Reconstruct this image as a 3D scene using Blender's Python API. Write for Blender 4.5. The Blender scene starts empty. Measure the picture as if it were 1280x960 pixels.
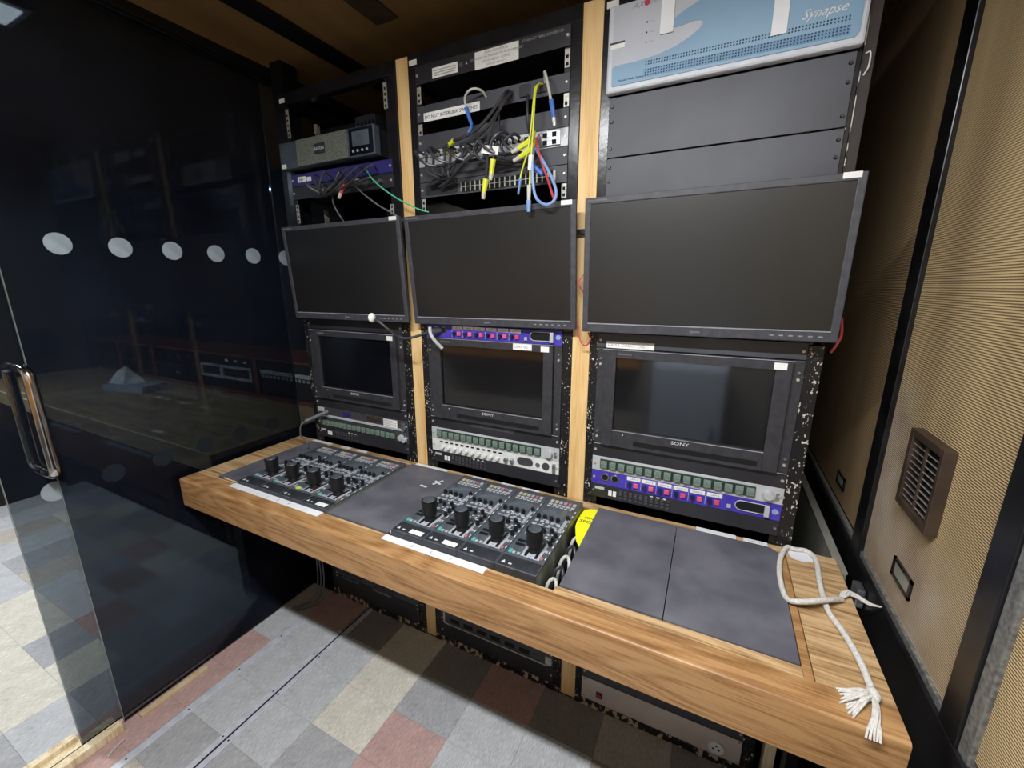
import bpy, bmesh, math, random
from mathutils import Vector, Matrix
random.seed(7)
R = math.radians
scn = bpy.context.scene
COL = scn.collection

# ------------------------------------------------------------------ camera
cam = bpy.data.cameras.new('camera')
camo = bpy.data.objects.new('camera', cam); COL.objects.link(camo)
camo.location = (1.2575, -1.1349, 1.4111)
camo.rotation_euler = (R(90) - 0.2331, 0, 0.4584)
cam.sensor_fit = 'HORIZONTAL'; cam.sensor_width = 36.0
cam.lens = 517.63 / 1280 * 36.0
cam.clip_start = 0.02; cam.clip_end = 50
scn.camera = camo
# ------------------------------------------------------------------ world, lights, exposure
w = bpy.data.worlds.new('world'); scn.world = w; w.use_nodes = True
w.node_tree.nodes['Background'].inputs[0].default_value = (0.55, 0.65, 0.9, 1)
w.node_tree.nodes['Background'].inputs[1].default_value = 0.02
scn.view_settings.view_transform = 'Standard'
scn.view_settings.look = 'None'
scn.view_settings.gamma = 1.0
scn.view_settings.use_curve_mapping = False
scn.view_settings.exposure = 0.55


def area(name, loc, sx, sy, power, color=(1, 1, 1), rot=(0, 0, 0)):
    l = bpy.data.lights.new(name, 'AREA'); l.shape = 'RECTANGLE'; l.size = sx; l.size_y = sy
    l.energy = power; l.color = color
    o = bpy.data.objects.new(name, l); COL.objects.link(o); o.location = loc; o.rotation_euler = rot
    return o


area('ceiling_tube_light', (0.96, -1.12, 2.150), 0.90, 0.05, 31, (0.96, 0.98, 1.0))
area('ceiling_tube_light', (-2.0, -1.12, 2.150), 1.3, 0.05, 34, (0.92, 0.96, 1.0))
area('ceiling_spot_light', (-0.70, -0.56, 2.165), 0.13, 0.13, 1.6, (0.75, 0.86, 1.0))


# ------------------------------------------------------------------ materials
def lin(h):
    if isinstance(h, (tuple, list)): return (*h[:3], 1)
    h = h.lstrip('#'); v = [int(h[i:i + 2], 16) / 255 for i in (0, 2, 4)]
    return (*[(c / 12.92 if c <= .04045 else ((c + .055) / 1.055) ** 2.4) for c in v], 1)


def nd(nt, typ, **kw):
    n = nt.nodes.new(typ)
    for k, v in kw.items(): setattr(n, k, v)
    return n


def base(name):
    m = bpy.data.materials.new(name); m.use_nodes = True; nt = m.node_tree
    return m, nt, nt.nodes['Principled BSDF'], nt.nodes['Material Output']


def noise(nt, scale, stretch=(1, 1, 1), detail=3, coord='Object'):
    tc = nd(nt, 'ShaderNodeTexCoord'); mp = nd(nt, 'ShaderNodeMapping')
    mp.inputs['Scale'].default_value = stretch
    nt.links.new(tc.outputs[coord], mp.inputs[0])
    n = nd(nt, 'ShaderNodeTexNoise'); n.inputs['Scale'].default_value = scale; n.inputs['Detail'].default_value = detail
    nt.links.new(mp.outputs[0], n.inputs['Vector'])
    return n


def ramp(nt, src, stops):
    r = nd(nt, 'ShaderNodeValToRGB'); e = r.color_ramp.elements
    while len(e) < len(stops): e.new(0.5)
    for i, (p, c) in enumerate(stops): e[i].position = p; e[i].color = lin(c)
    nt.links.new(src, r.inputs[0]); return r


def M(name, c1, c2=None, rough=0.5, metal=0.0, scale=20, stretch=(1, 1, 1), bump=0.0, bscale=None, spec=0.5, detail=3, lo=.35, hi=.65):
    m, nt, p, out = base(name)
    n = noise(nt, scale, stretch, detail)
    if c2 is None:
        a = lin(c1); c2 = tuple(min(1, x * 1.25 + .002) for x in a[:3])
    r = ramp(nt, n.outputs[0], [(lo, c1), (hi, c2)])
    nt.links.new(r.outputs[0], p.inputs['Base Color'])
    p.inputs['Roughness'].default_value = rough; p.inputs['Metallic'].default_value = metal
    p.inputs['Specular IOR Level'].default_value = spec
    if bump:
        b = nd(nt, 'ShaderNodeBump'); b.inputs['Strength'].default_value = bump; b.inputs['Distance'].default_value = .002
        n2 = noise(nt, bscale or scale * 4, stretch)
        nt.links.new(n2.outputs[0], b.inputs['Height']); nt.links.new(b.outputs[0], p.inputs['Normal'])
    return m


def wood_mat(name, dark, mid, light, rough=.38, axis='x', field=(1.3, 7, 9), lines=9):
    m, nt, p, out = base(name)
    st = field if axis == 'x' else (field[1], field[2], field[0])
    f = noise(nt, 1.0, st, 2.0)
    mul = nd(nt, 'ShaderNodeMath', operation='MULTIPLY'); mul.inputs[1].default_value = lines
    pp = nd(nt, 'ShaderNodeMath', operation='PINGPONG'); pp.inputs[1].default_value = .5
    nt.links.new(f.outputs[0], mul.inputs[0]); nt.links.new(mul.outputs[0], pp.inputs[0])
    fine = noise(nt, 1.0, (9, 260, 260) if axis == 'x' else (260, 260, 9), 4.0)
    big = noise(nt, 1.0, (1.2, 22, 22) if axis == 'x' else (22, 22, 1.2), 3.0)
    a = nd(nt, 'ShaderNodeMath', operation='MULTIPLY_ADD'); a.inputs[1].default_value = .55
    nt.links.new(pp.outputs[0], a.inputs[0]); nt.links.new(fine.outputs[0], a.inputs[2])
    b2 = nd(nt, 'ShaderNodeMath', operation='MULTIPLY_ADD'); b2.inputs[1].default_value = .75
    nt.links.new(big.outputs[0], b2.inputs[0]); nt.links.new(a.outputs[0], b2.inputs[2])
    sc = nd(nt, 'ShaderNodeMath', operation='MULTIPLY'); sc.inputs[1].default_value = .87
    nt.links.new(b2.outputs[0], sc.inputs[0])
    r = ramp(nt, sc.outputs[0], [(.5, dark), (.78, mid), (1.0, light)])
    nt.links.new(r.outputs[0], p.inputs['Base Color'])
    p.inputs['Roughness'].default_value = rough
    bp = nd(nt, 'ShaderNodeBump'); bp.inputs['Strength'].default_value = .15; bp.inputs['Distance'].default_value = .001
    nt.links.new(fine.outputs[0], bp.inputs['Height']); nt.links.new(bp.outputs[0], p.inputs['Normal'])
    return m


def ribbed(name, c1, c2, c3, axis='Z', pitch=0.0042, rough=.8, dist=.0012, worn=False):
    m, nt, p, out = base(name)
    n = noise(nt, 1.0, (2.2, 5.5, .55) if axis == 'Z' else (5, 1.5, 1), 4)
    r = ramp(nt, n.outputs[0], [(.3, c1), (.5, c2), (.72, c3)])
    tc = nd(nt, 'ShaderNodeTexCoord'); sx = nd(nt, 'ShaderNodeSeparateXYZ'); nt.links.new(tc.outputs['Object'], sx.inputs[0])
    mu = nd(nt, 'ShaderNodeMath', operation='MULTIPLY'); mu.inputs[1].default_value = 2 * math.pi / pitch
    nt.links.new(sx.outputs[axis], mu.inputs[0])
    sn = nd(nt, 'ShaderNodeMath', operation='SINE'); nt.links.new(mu.outputs[0], sn.inputs[0])
    mr = nd(nt, 'ShaderNodeMapRange'); mr.inputs[1].default_value = -1; mr.inputs[2].default_value = 1
    mr.inputs[3].default_value = .80; mr.inputs[4].default_value = 1.06
    nt.links.new(sn.outputs[0], mr.inputs[0])
    mx = nd(nt, 'ShaderNodeMix', data_type='RGBA', blend_type='MULTIPLY'); mx.inputs[0].default_value = 1
    nt.links.new(r.outputs[0], mx.inputs[6]); nt.links.new(mr.outputs[0], mx.inputs[7])
    last = mx.outputs[2]
    if worn:  # smooth worn patch low on the panel around the grille
        pn = noise(nt, 9, (1, 1, 1), 3)
        zf = nd(nt, 'ShaderNodeMapRange'); zf.inputs[1].default_value = 1.00; zf.inputs[2].default_value = .90
        nt.links.new(sx.outputs['Z'], zf.inputs[0])
        yf = nd(nt, 'ShaderNodeMapRange'); yf.inputs[1].default_value = -.48; yf.inputs[2].default_value = -.24
        nt.links.new(sx.outputs['Y'], yf.inputs[0])
        yg = nd(nt, 'ShaderNodeMapRange'); yg.inputs[1].default_value = -.10; yg.inputs[2].default_value = -.04
        nt.links.new(sx.outputs['Y'], yg.inputs[0])
        zg = nd(nt, 'ShaderNodeMapRange'); zg.inputs[1].default_value = 1.25; zg.inputs[2].default_value = 1.12
        nt.links.new(sx.outputs['Z'], zg.inputs[0])
        m1 = nd(nt, 'ShaderNodeMath', operation='MULTIPLY'); nt.links.new(zf.outputs[0], m1.inputs[0]); nt.links.new(yf.outputs[0], m1.inputs[1])
        m2 = nd(nt, 'ShaderNodeMath', operation='MULTIPLY'); nt.links.new(yg.outputs[0], m2.inputs[0]); nt.links.new(zg.outputs[0], m2.inputs[1])
        m3 = nd(nt, 'ShaderNodeMath', operation='MAXIMUM'); nt.links.new(m1.outputs[0], m3.inputs[0]); nt.links.new(m2.outputs[0], m3.inputs[1])
        pr = ramp(nt, pn.outputs[0], [(.3, '#8f7d6b'), (.5, '#a8957f'), (.7, '#b3a594')])
        mw = nd(nt, 'ShaderNodeMix', data_type='RGBA'); nt.links.new(m3.outputs[0], mw.inputs[0])
        nt.links.new(last, mw.inputs[6]); nt.links.new(pr.outputs[0], mw.inputs[7]); last = mw.outputs[2]
    nt.links.new(last, p.inputs['Base Color']); p.inputs['Roughness'].default_value = rough
    p.inputs['Specular IOR Level'].default_value = .25
    b = nd(nt, 'ShaderNodeBump'); b.inputs['Strength'].default_value = .6; b.inputs['Distance'].default_value = dist
    nt.links.new(sn.outputs[0], b.inputs['Height']); nt.links.new(b.outputs[0], p.inputs['Normal'])
    return m


def chipped(name, thr=.62, base_c='#17171a', chip='#c4beb4', scale=210, rough=.35):
    m, nt, p, out = base(name)
    n1 = noise(nt, scale, (1, 1, .6), 4); n2 = noise(nt, 22, (1, 1, 1), 2)
    ad = nd(nt, 'ShaderNodeMath', operation='MULTIPLY_ADD'); ad.inputs[1].default_value = .5
    nt.links.new(n2.outputs[0], ad.inputs[0]); nt.links.new(n1.outputs[0], ad.inputs[2])
    r = ramp(nt, ad.outputs[0], [(thr + .25, base_c), (thr + .275, chip)])
    nt.links.new(r.outputs[0], p.inputs['Base Color']); p.inputs['Roughness'].default_value = rough
    b = nd(nt, 'ShaderNodeBump'); b.inputs['Strength'].default_value = .3; b.inputs['Distance'].default_value = .001
    nt.links.new(ad.outputs[0], b.inputs['Height']); nt.links.new(b.outputs[0], p.inputs['Normal'])
    return m


def glass_mat(name, tint, dust=.03, haze_tint=(.35, .45, .75)):
    m, nt, p, out = base(name); nt.nodes.remove(p)
    tr = nd(nt, 'ShaderNodeBsdfTransparent'); tr.inputs[0].default_value = (*tint, 1)
    gl = nd(nt, 'ShaderNodeBsdfGlossy'); gl.inputs['Roughness'].default_value = .03; gl.inputs[0].default_value = (.28, .31, .38, 1)
    df = nd(nt, 'ShaderNodeBsdfDiffuse'); df.inputs[0].default_value = (*haze_tint, 1)  # dust film, tinted blue to put the lamp haze into the glass colour
    fr = nd(nt, 'ShaderNodeFresnel'); fr.inputs[0].default_value = 1.45
    n = noise(nt, 2.2, (1, 1, .7), 4)
    dr = nd(nt, 'ShaderNodeMapRange'); dr.inputs[1].default_value = .35; dr.inputs[2].default_value = .75
    dr.inputs[3].default_value = dust * .4; dr.inputs[4].default_value = dust * 1.6
    nt.links.new(n.outputs[0], dr.inputs[0])
    m1 = nd(nt, 'ShaderNodeMixShader'); m2 = nd(nt, 'ShaderNodeMixShader')
    nt.links.new(dr.outputs[0], m1.inputs[0]); nt.links.new(tr.outputs[0], m1.inputs[1]); nt.links.new(df.outputs[0], m1.inputs[2])
    nt.links.new(fr.outputs[0], m2.inputs[0]); nt.links.new(m1.outputs[0], m2.inputs[1]); nt.links.new(gl.outputs[0], m2.inputs[2])
    nt.links.new(m2.outputs[0], out.inputs[0])
    return m


def carpet(name, c):
    a = lin(c)[:3]
    m, nt, p, out = base(name)
    n = noise(nt, 1.0, (260, 60, 1), 3); n2 = noise(nt, 14, (1, 1, 1), 3)
    r = ramp(nt, n.outputs[0], [(.3, tuple(x * .78 for x in a)), (.7, tuple(min(1, x * 1.18) for x in a))])
    r2 = ramp(nt, n2.outputs[0], [(.3, (.9, .9, .9)), (.7, (1.08, 1.08, 1.08))])
    mx = nd(nt, 'ShaderNodeMix', data_type='RGBA', blend_type='MULTIPLY'); mx.inputs[0].default_value = 1
    nt.links.new(r.outputs[0], mx.inputs[6]); nt.links.new(r2.outputs[0], mx.inputs[7])
    nt.links.new(mx.outputs[2], p.inputs['Base Color']); p.inputs['Roughness'].default_value = .95
    p.inputs['Specular IOR Level'].default_value = .1
    b = nd(nt, 'ShaderNodeBump'); b.inputs['Strength'].default_value = .7; b.inputs['Distance'].default_value = .003
    nt.links.new(n.outputs[0], b.inputs['Height']); nt.links.new(b.outputs[0], p.inputs['Normal'])
    return m


def emit_mat(name, c, s):
    m, nt, p, out = base(name)
    n = noise(nt, 5); r = ramp(nt, n.outputs[0], [(0, c), (1, c)])
    nt.links.new(r.outputs[0], p.inputs['Emission Color']); p.inputs['Emission Strength'].default_value = s
    return m


K = {}
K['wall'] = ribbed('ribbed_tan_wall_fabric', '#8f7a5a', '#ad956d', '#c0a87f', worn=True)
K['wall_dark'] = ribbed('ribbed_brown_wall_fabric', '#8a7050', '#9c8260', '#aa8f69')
K['ceiling'] = ribbed('brown_ceiling_fabric', '#705634', '#80643e', '#8d7047', axis='X', pitch=.006)
K['wood'] = wood_mat('oak_worktop', '#62492d', '#a28159', '#c6a67c', field=(1.3, 10, 12), lines=10)
K['wood_front'] = wood_mat('oak_worktop_front', '#67482b', '#946c42', '#ad865a', rough=.42, field=(1.1, 4, 9), lines=16)
K['maple'] = wood_mat('pale_wood_filler', '#c69a5c', '#dcb478', '#e8c68e', rough=.6, axis='z', field=(.8, 9, 9), lines=5)
K['pine'] = wood_mat('pale_pine', '#b09468', '#d9c39a', '#efe0bf', rough=.7, axis='z')
K['leftwood'] = wood_mat('dark_worktop', '#6e5c42', '#98825c', '#b39c74', rough=.5)
K['redwood'] = M('reddish_wood', '#5a2c22', '#7d4636', rough=.5, stretch=(1, 10, 10))
K['black'] = M('black_paint', '#0b0b0e', '#141418', rough=.4)
K['blackgloss'] = M('gloss_black_paint', '#141417', '#1e1e23', rough=.22, bump=.15, bscale=60)
K['blackpanel'] = M('black_rack_panel', '#222227', '#2d2d33', rough=.42, scale=6, bump=.05)
K['greypanel'] = M('dark_grey_rack_panel', '#393a41', '#474951', rough=.5, scale=5, bump=.05)
K['chip'] = chipped('chipped_black_frame', thr=.635)
K['chipmore'] = chipped('badly_chipped_black_frame', thr=.612, scale=150)
K['chiplow'] = chipped('scraped_black_angle', thr=.53, chip='#b9a58a', scale=70)
K['bezel'] = M('charcoal_monitor_plastic', '#393a40', '#45464d', rough=.45, scale=60)
K['bezel_s'] = M('dark_monitor_plastic', '#2c2c31', '#37373d', rough=.5, scale=60)
K['lip'] = M('grey_bezel_lip', '#83858c', '#9a9ca4', rough=.3)
K['screen'] = M('matt_dark_screen', '#161617', '#1a1a1c', rough=.33, spec=.7, scale=3)
K['screen_s'] = M('gloss_dark_screen', '#0b0c10', '#0f1116', rough=.07, spec=1.0, scale=3)
K['zinc'] = M('zinc_rail', '#a8a7a0', '#cfcdc2', rough=.4, metal=.5, scale=90)
K['steel'] = M('brushed_steel', '#9a9da3', '#c4c7cc', rough=.3, metal=.9, scale=40, stretch=(1, 8, 8))
K['chrome'] = M('chrome_pipe', '#b9b4b2', '#d8d4d2', rough=.14, metal=1.0)
K['alu'] = M('aluminium_strip', '#c3c6d2', '#d8dbe6', rough=.4, metal=.15, scale=30)
K['silverpanel'] = M('silver_grey_panel', '#b4b8bb', '#c9cdd0', rough=.4, metal=.15, scale=10)
K['whitepanel'] = M('off_white_panel', '#cfd1d0', '#dfe1e0', rough=.45)
K['glassbtn'] = M('grey_green_button', '#5f7069', '#7b8c83', rough=.25, scale=200)
K['dkgreen'] = M('green_button_surround', '#25332d', '#304038', rough=.4)
K['purple'] = M('violet_panel', '#3b2f9a', '#4c3fb4', rough=.38, scale=12)
K['purple_dk'] = M('violet_knob', '#25215a', '#312c70', rough=.4)
K['pink'] = M('pink_red_button', '#c8456a', '#e06a88', rough=.35)
K['blueknob'] = M('dark_blue_knob', '#161a3c', '#22284e', rough=.35)
K['label'] = M('white_label', '#d9d9d6', '#ecece9', rough=.6)
K['tape'] = M('white_tape', '#d6d8dc', '#e6e8ec', rough=.55, scale=8)
K['ink'] = M('dark_ink', '#303036', '#404046', rough=.7)
K['inkfaint'] = M('faded_grey_ink', '#8f9096', '#a5a6aa', rough=.7)
K['white'] = M('white_print', '#c9c9cc', '#d8d8da', rough=.6)
K['blue'] = M('slate_blue_front', '#6f93b0', '#7d9fba', rough=.42, scale=4)
K['bluedk'] = M('deep_blue_print', '#6085a6', '#6a8fae', rough=.5)
K['lightgrey'] = M('light_grey_plastic', '#a9adb8', '#b6bac4', rough=.42, scale=5)
K['borderw'] = M('pale_grey_border', '#b9bdc6', '#c8ccd4', rough=.4)
K['holes'] = M('dark_blue_holes', '#25384c', '#2c4056', rough=.8)
K['red'] = M('red_print', '#a02438', '#b83048', rough=.5)
K['vinyl'] = M('grey_black_mat', '#4f4f58', '#67676f', rough=.55, scale=9, detail=6, bump=.12, bscale=220)
K['rcp'] = M('charcoal_control_panel', '#43484f', '#525860', rough=.45, scale=40)
K['rcpdk'] = M('black_control_panel', '#24262b', '#303339', rough=.5, scale=40)
K['rcpside'] = M('olive_grey_side', '#6b7064', '#7a7f73', rough=.4, metal=.3)
K['lcd'] = M('grey_lcd', '#4a5259', '#566068', rough=.18)
K['knob'] = M('black_knob', '#101114', '#1b1c20', rough=.38)
K['btnlight'] = M('pale_grey_button', '#8f959c', '#b4bac0', rough=.4, scale=300)
K['btncyan'] = M('cyan_button', '#3f9a94', '#59b4ac', rough=.4)
K['btnred'] = M('red_button', '#94666a', '#a97f82', rough=.4)
K['btnyel'] = M('yellow_button', '#b5ab85', '#c6bd9c', rough=.4)
K['btnpink'] = M('dull_pink_button', '#a98288', '#bd979c', rough=.4)
K['cable'] = M('black_cable_jacket', '#2b2b30', '#3c3c42', rough=.35)
K['cablegrey'] = M('pale_grey_cable', '#b4b4ae', '#c8c8c2', rough=.5)
K['cabledg'] = M('grey_cable_jacket', '#55555a', '#66666c', rough=.5)
K['yellow'] = M('yellow_cable', '#c9d02e', '#dde04a', rough=.4)
K['yellowtag'] = M('fluorescent_yellow_card', '#f0ee10', '#fbf828', rough=.6)
K['bluec'] = M('blue_cable', '#3a62b8', '#5880cc', rough=.4)
K['bluepale'] = M('pale_blue_cable', '#6f8fc4', '#88a6d4', rough=.45)
K['redc'] = M('red_cable', '#b03a44', '#c85560', rough=.4)
K['green'] = M('green_cable', '#3fae82', '#56c298', rough=.4)
K['clear'] = M('clear_plug_plastic', '#b7b4ac', '#cfccc4', rough=.2)
K['rope'] = M('cream_cotton_rope', '#c9c5be', '#e2dfd9', rough=.9, scale=1, stretch=(180, 180, 180), bump=.5, bscale=160)
K['darkbrown'] = M('dark_brown_paint', '#1e1310', '#281a16', rough=.5)
K['chipedge'] = chipped('chipped_edge_metal', thr=.53, scale=60)
K['vent'] = M('brown_plastic_grille', '#33271f', '#43342a', rough=.5)
K['slat'] = M('dusty_metal_slat', '#6c655f', '#8a837c', rough=.5, metal=.2)
K['dark'] = M('dark_void_lining', '#050506', '#08080a', rough=.9)
K['mesh'] = M('grey_perforated_mesh', '#4e5249', '#8a8e84', rough=.4, metal=.3, scale=420, detail=1)
K['ups'] = M('blue_grey_plastic', '#39434c', '#465059', rough=.45)
K['display'] = M('glossy_display_window', '#0c0e16', '#191c28', rough=.08)
K['beige'] = M('beige_grey_panel', '#b3a59f', '#c4b7b1', rough=.5, scale=6)
K['duct'] = M('grey_duct_board', '#7d7b70', '#96948a', rough=.6, scale=6)
K['door_glass'] = glass_mat('smoked_glass_door_pane', (.53, .56, .58), .010)
K['fix_glass'] = glass_mat('smoked_glass_fixed_pane', (.50, .53, .55), .020, (.26, .34, .58))
K['glassedge'] = M('glass_edge_green', '#6f7a72', '#8a958c', rough=.2)
def dot2():
    m, nt, p, out = base('frosted_film'); nt.nodes.remove(p)
    a = nd(nt, 'ShaderNodeBsdfDiffuse'); b = nd(nt, 'ShaderNodeBsdfTranslucent'); mx = nd(nt, 'ShaderNodeMixShader'); mx.inputs[0].default_value = .5
    n = noise(nt, 30); r = ramp(nt, n.outputs[0], [(.3, '#d0dae2'), (.7, '#dde6ec')])
    for q in (a, b): nt.links.new(r.outputs[0], q.inputs[0])
    nt.links.new(a.outputs[0], mx.inputs[1]); nt.links.new(b.outputs[0], mx.inputs[2]); tr = nd(nt, 'ShaderNodeBsdfTransparent'); m3 = nd(nt, 'ShaderNodeMixShader'); m3.inputs[0].default_value = .55
    nt.links.new(mx.outputs[0], m3.inputs[1]); nt.links.new(tr.outputs[0], m3.inputs[2]); nt.links.new(m3.outputs[0], out.inputs[0])
    return m
K['dot2'] = dot2()
K['dot'] = M('frosted_dot', '#7f8b94', '#95a1aa', rough=.7)
K['lip_wood'] = M('raw_wood_edge', '#c4ad84', '#dac8a2', rough=.7)
K['skirt'] = M('black_skirting', '#0c0c0e', '#1a1a1d', rough=.3, scale=14, detail=5)
K['trimedge'] = M('worn_metal_edge', '#5c5c5c', '#86857f', rough=.45, metal=.3, scale=120)
K['rearpanel'] = ribbed('rear_wall_fabric', '#a9a498', '#bab5aa', '#c4c0b6')
K['paleblue'] = M('pale_blue_grey_cabinet', '#cfdcee', '#d8e4f4', rough=.6)
K['orange'] = wood_mat('warm_orange_wood', '#8a5a2a', '#b88348', '#cf9c5e')
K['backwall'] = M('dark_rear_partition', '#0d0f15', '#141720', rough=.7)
K['ctile'] = {k: carpet('carpet_' + k, v) for k, v in dict(
    grey='#bcbec1', mid='#a9aaad', dark='#908d8b', cream='#d3cfc3', pink='#bb9c97', brown='#9d968f', tan='#b9b3aa').items()}


# ------------------------------------------------------------------ mesh helpers
class B:
    def __init__(s): s.bm = bmesh.new()

    def box(s, x0, x1, y0, y1, z0, z1, bev=0.0, seg=2):
        t = bmesh.new(); bmesh.ops.create_cube(t, size=1)
        for v in t.verts:
            v.co = Vector(((x0 + x1) / 2 + v.co.x * (x1 - x0), (y0 + y1) / 2 + v.co.y * (y1 - y0), (z0 + z1) / 2 + v.co.z * (z1 - z0)))
        if bev:
            bmesh.ops.bevel(t, geom=t.edges[:], offset=bev, segments=seg, profile=.5, affect='EDGES')
        s._add(t); return s

    def _add(s, t):
        me = bpy.data.meshes.new('tmp'); t.to_mesh(me); t.free(); s.bm.from_mesh(me); bpy.data.meshes.remove(me)

    def cyl(s, p0, p1, r0, r1=None, n=14, bev=0):
        p0 = Vector(p0); p1 = Vector(p1); d = p1 - p0
        t = bmesh.new(); bmesh.ops.create_cone(t, cap_ends=True, segments=n, radius1=r0, radius2=r0 if r1 is None else r1, depth=d.length)
        if bev:
            ee = [e for e in t.edges if abs(e.verts[0].co.z - e.verts[1].co.z) < 1e-6]
            bmesh.ops.bevel(t, geom=ee, offset=bev, segments=2, affect='EDGES')
        q = Vector((0, 0, 1)).rotation_difference(d.normalized()).to_matrix().to_4x4()
        bmesh.ops.transform(t, matrix=Matrix.Translation((p0 + p1) / 2) @ q, verts=t.verts)
        s._add(t); return s

    def sphere(s, c, r, sc=(1, 1, 1), n=14):
        t = bmesh.new(); bmesh.ops.create_uvsphere(t, u_segments=n, v_segments=n // 2 + 2, radius=r)
        for v in t.verts: v.co = Vector((v.co.x * sc[0] + c[0], v.co.y * sc[1] + c[1], v.co.z * sc[2] + c[2]))
        s._add(t); return s

    def tube(s, pts, r, n=8, sub=6, r2=None):
        P = [Vector(p) for p in pts]
        if sub > 1 and len(P) > 2:
            Q = []
            E = [2 * P[0] - P[1]] + P + [2 * P[-1] - P[-2]]
            for i in range(1, len(E) - 2):
                a, b, c, d = E[i - 1:i + 3]
                for k in range(sub):
                    t = k / sub
                    Q.append(.5 * ((2 * b) + (c - a) * t + (2 * a - 5 * b + 4 * c - d) * t * t + (3 * b - a - 3 * c + d) * t ** 3))
            Q.append(P[-1]); P = Q
        bm = s.bm; prev = None; up = Vector((0, 0, 1)); nrm = None; first = None
        for i, p in enumerate(P):
            d = (P[min(i + 1, len(P) - 1)] - P[max(i - 1, 0)]).normalized()
            if nrm is None:
                nrm = d.orthogonal().normalized()
            else:
                nrm = (nrm - d * nrm.dot(d)).normalized()
            bn = d.cross(nrm); rr = r if r2 is None else r + (r2 - r) * i / (len(P) - 1)
            ring = [bm.verts.new(p + (nrm * math.cos(a) + bn * math.sin(a)) * rr) for a in [2 * math.pi * k / n for k in range(n)]]
            if prev:
                for k in range(n): bm.faces.new((prev[k], prev[(k + 1) % n], ring[(k + 1) % n], ring[k]))
            else: first = ring
            prev = ring
        bm.faces.new(first[::-1]); bm.faces.new(prev)
        return s

    def prism(s, pts, y0, y1, axis='y'):
        """polygon in (x,z) extruded along y, or in (x,y) extruded along z"""
        bm = s.bm; mk = (lambda a, b, c: (a, c, b)) if axis == 'y' else (lambda a, b, c: (a, b, c))
        f = [bm.verts.new(mk(a, b, y0)) for a, b in pts]; g = [bm.verts.new(mk(a, b, y1)) for a, b in pts]
        bm.faces.new(f); bm.faces.new(g[::-1]); n = len(pts)
        for i in range(n): bm.faces.new((f[i], g[i], g[(i + 1) % n], f[(i + 1) % n]))
        bmesh.ops.recalc_face_normals(bm, faces=bm.faces[:])
        return s

    def mesh(s, name, smooth=False):
        me = bpy.data.meshes.new(name); s.bm.to_mesh(me); s.bm.free()
        if smooth:
            for p in me.polygons: p.use_smooth = True
            try: me.set_sharp_from_angle(angle=R(40))
            except Exception: pass
        return me


def obj(name, data, mat=None, parent=None, loc=(0, 0, 0), rot=(0, 0, 0), smooth=False, kind=None):
    if isinstance(data, B): data = data.mesh(name, smooth)
    if mat is not None and not data.materials: data.materials.append(mat)
    o = bpy.data.objects.new(name, data); COL.objects.link(o)
    o.location = loc; o.rotation_euler = rot
    if parent: o.parent = parent
    if kind: o['kind'] = kind
    return o


def tag(o, label, cat, group=None, kind=None):
    o['label'] = label; o['category'] = cat
    if group: o['group'] = group
    if kind: o['kind'] = kind
    return o


def thing(name, label, cat, loc=(0, 0, 0), rot=(0, 0, 0), group=None):
    o = bpy.data.objects.new(name, None); COL.objects.link(o); o.location = loc; o.rotation_euler = rot
    o.empty_display_size = .05
    return tag(o, label, cat, group)


def struct(name, b, mat, loc=(0, 0, 0)):
    o = obj(name, b, mat, loc=loc); o['kind'] = 'structure'; return o


def text(parent, s, size, loc, mat, rot=(R(90), 0, 0), name='lettering', align='LEFT', shear=0.0, ext=.0003, stretch=1.0):
    cu = bpy.data.curves.new('txt', 'FONT'); cu.body = s; cu.size = size; cu.extrude = ext; cu.align_x = align; cu.shear = shear
    cu.resolution_u = 2
    o = bpy.data.objects.new('txt', cu); COL.objects.link(o)
    dg = bpy.context.evaluated_depsgraph_get()
    me = bpy.data.meshes.new_from_object(o.evaluated_get(dg)); me.name = name
    bpy.data.objects.remove(o); bpy.data.curves.remove(cu)
    for v in me.vertices: v.co.x *= stretch
    me.materials.clear(); me.materials.append(mat)
    return obj(name, me, mat, parent, loc, rot)


_cache = {}


def shared(key, fn):
    if key not in _cache: _cache[key] = fn()
    return _cache[key]


# screw shared mesh (pan head facing -y)
def screw(parent, x, z, y=-.003, mat='zinc'):
    me = shared('screw_' + mat, lambda: (lambda m: (m.materials.append(K[mat]), m)[1])(B().cyl((0, 0, 0), (0, -.003, 0), .0042, .003, 10).mesh('screw', True)))
    return obj('screw', me, None, parent, (x, y, z))


# ------------------------------------------------------------------ structure
WX = 1.63; CZ = 2.20
fl = struct('floor', B().box(-3.6, WX + .05, -1.95, .95, -.06, -.004), K['dark'])
# carpet tiles, pitch .216 x .155
x0g, pxg, pyg = .185, .216, .155
spec = {}
for j in range(0, 3): spec[(0, j)] = 'cream'
for j in range(3, 8): spec[(0, j)] = 'mid'
spec[(1, 0)] = 'dark'; spec[(1, 1)] = 'mid'
for j in range(2, 5): spec[(1, j)] = 'pink'
spec[(2, 0)] = 'pink'
for j in range(1, 5): spec[(2, j)] = 'grey'; spec[(3, j)] = 'grey'
spec[(3, 0)] = 'dark'; spec[(4, 0)] = 'tan'; spec[(4, 1)] = 'brown'; spec[(5, 0)] = 'dark'
spec[(-1, 0)] = 'dark'
for j in range(1, 4): spec[(-1, j)] = 'grey'; spec[(-2, j)] = 'grey'
spec[(-1, 4)] = 'mid'; spec[(-2, 4)] = 'mid'; spec[(-2, 5)] = 'tan'; spec[(-1, 5)] = 'mid'
spec[(-2, 0)] = 'pink'; spec[(-3, 0)] = 'tan'; spec[(-3, 1)] = 'grey'
for j in range(2, 6): spec[(-3, j)] = 'pink'
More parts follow.
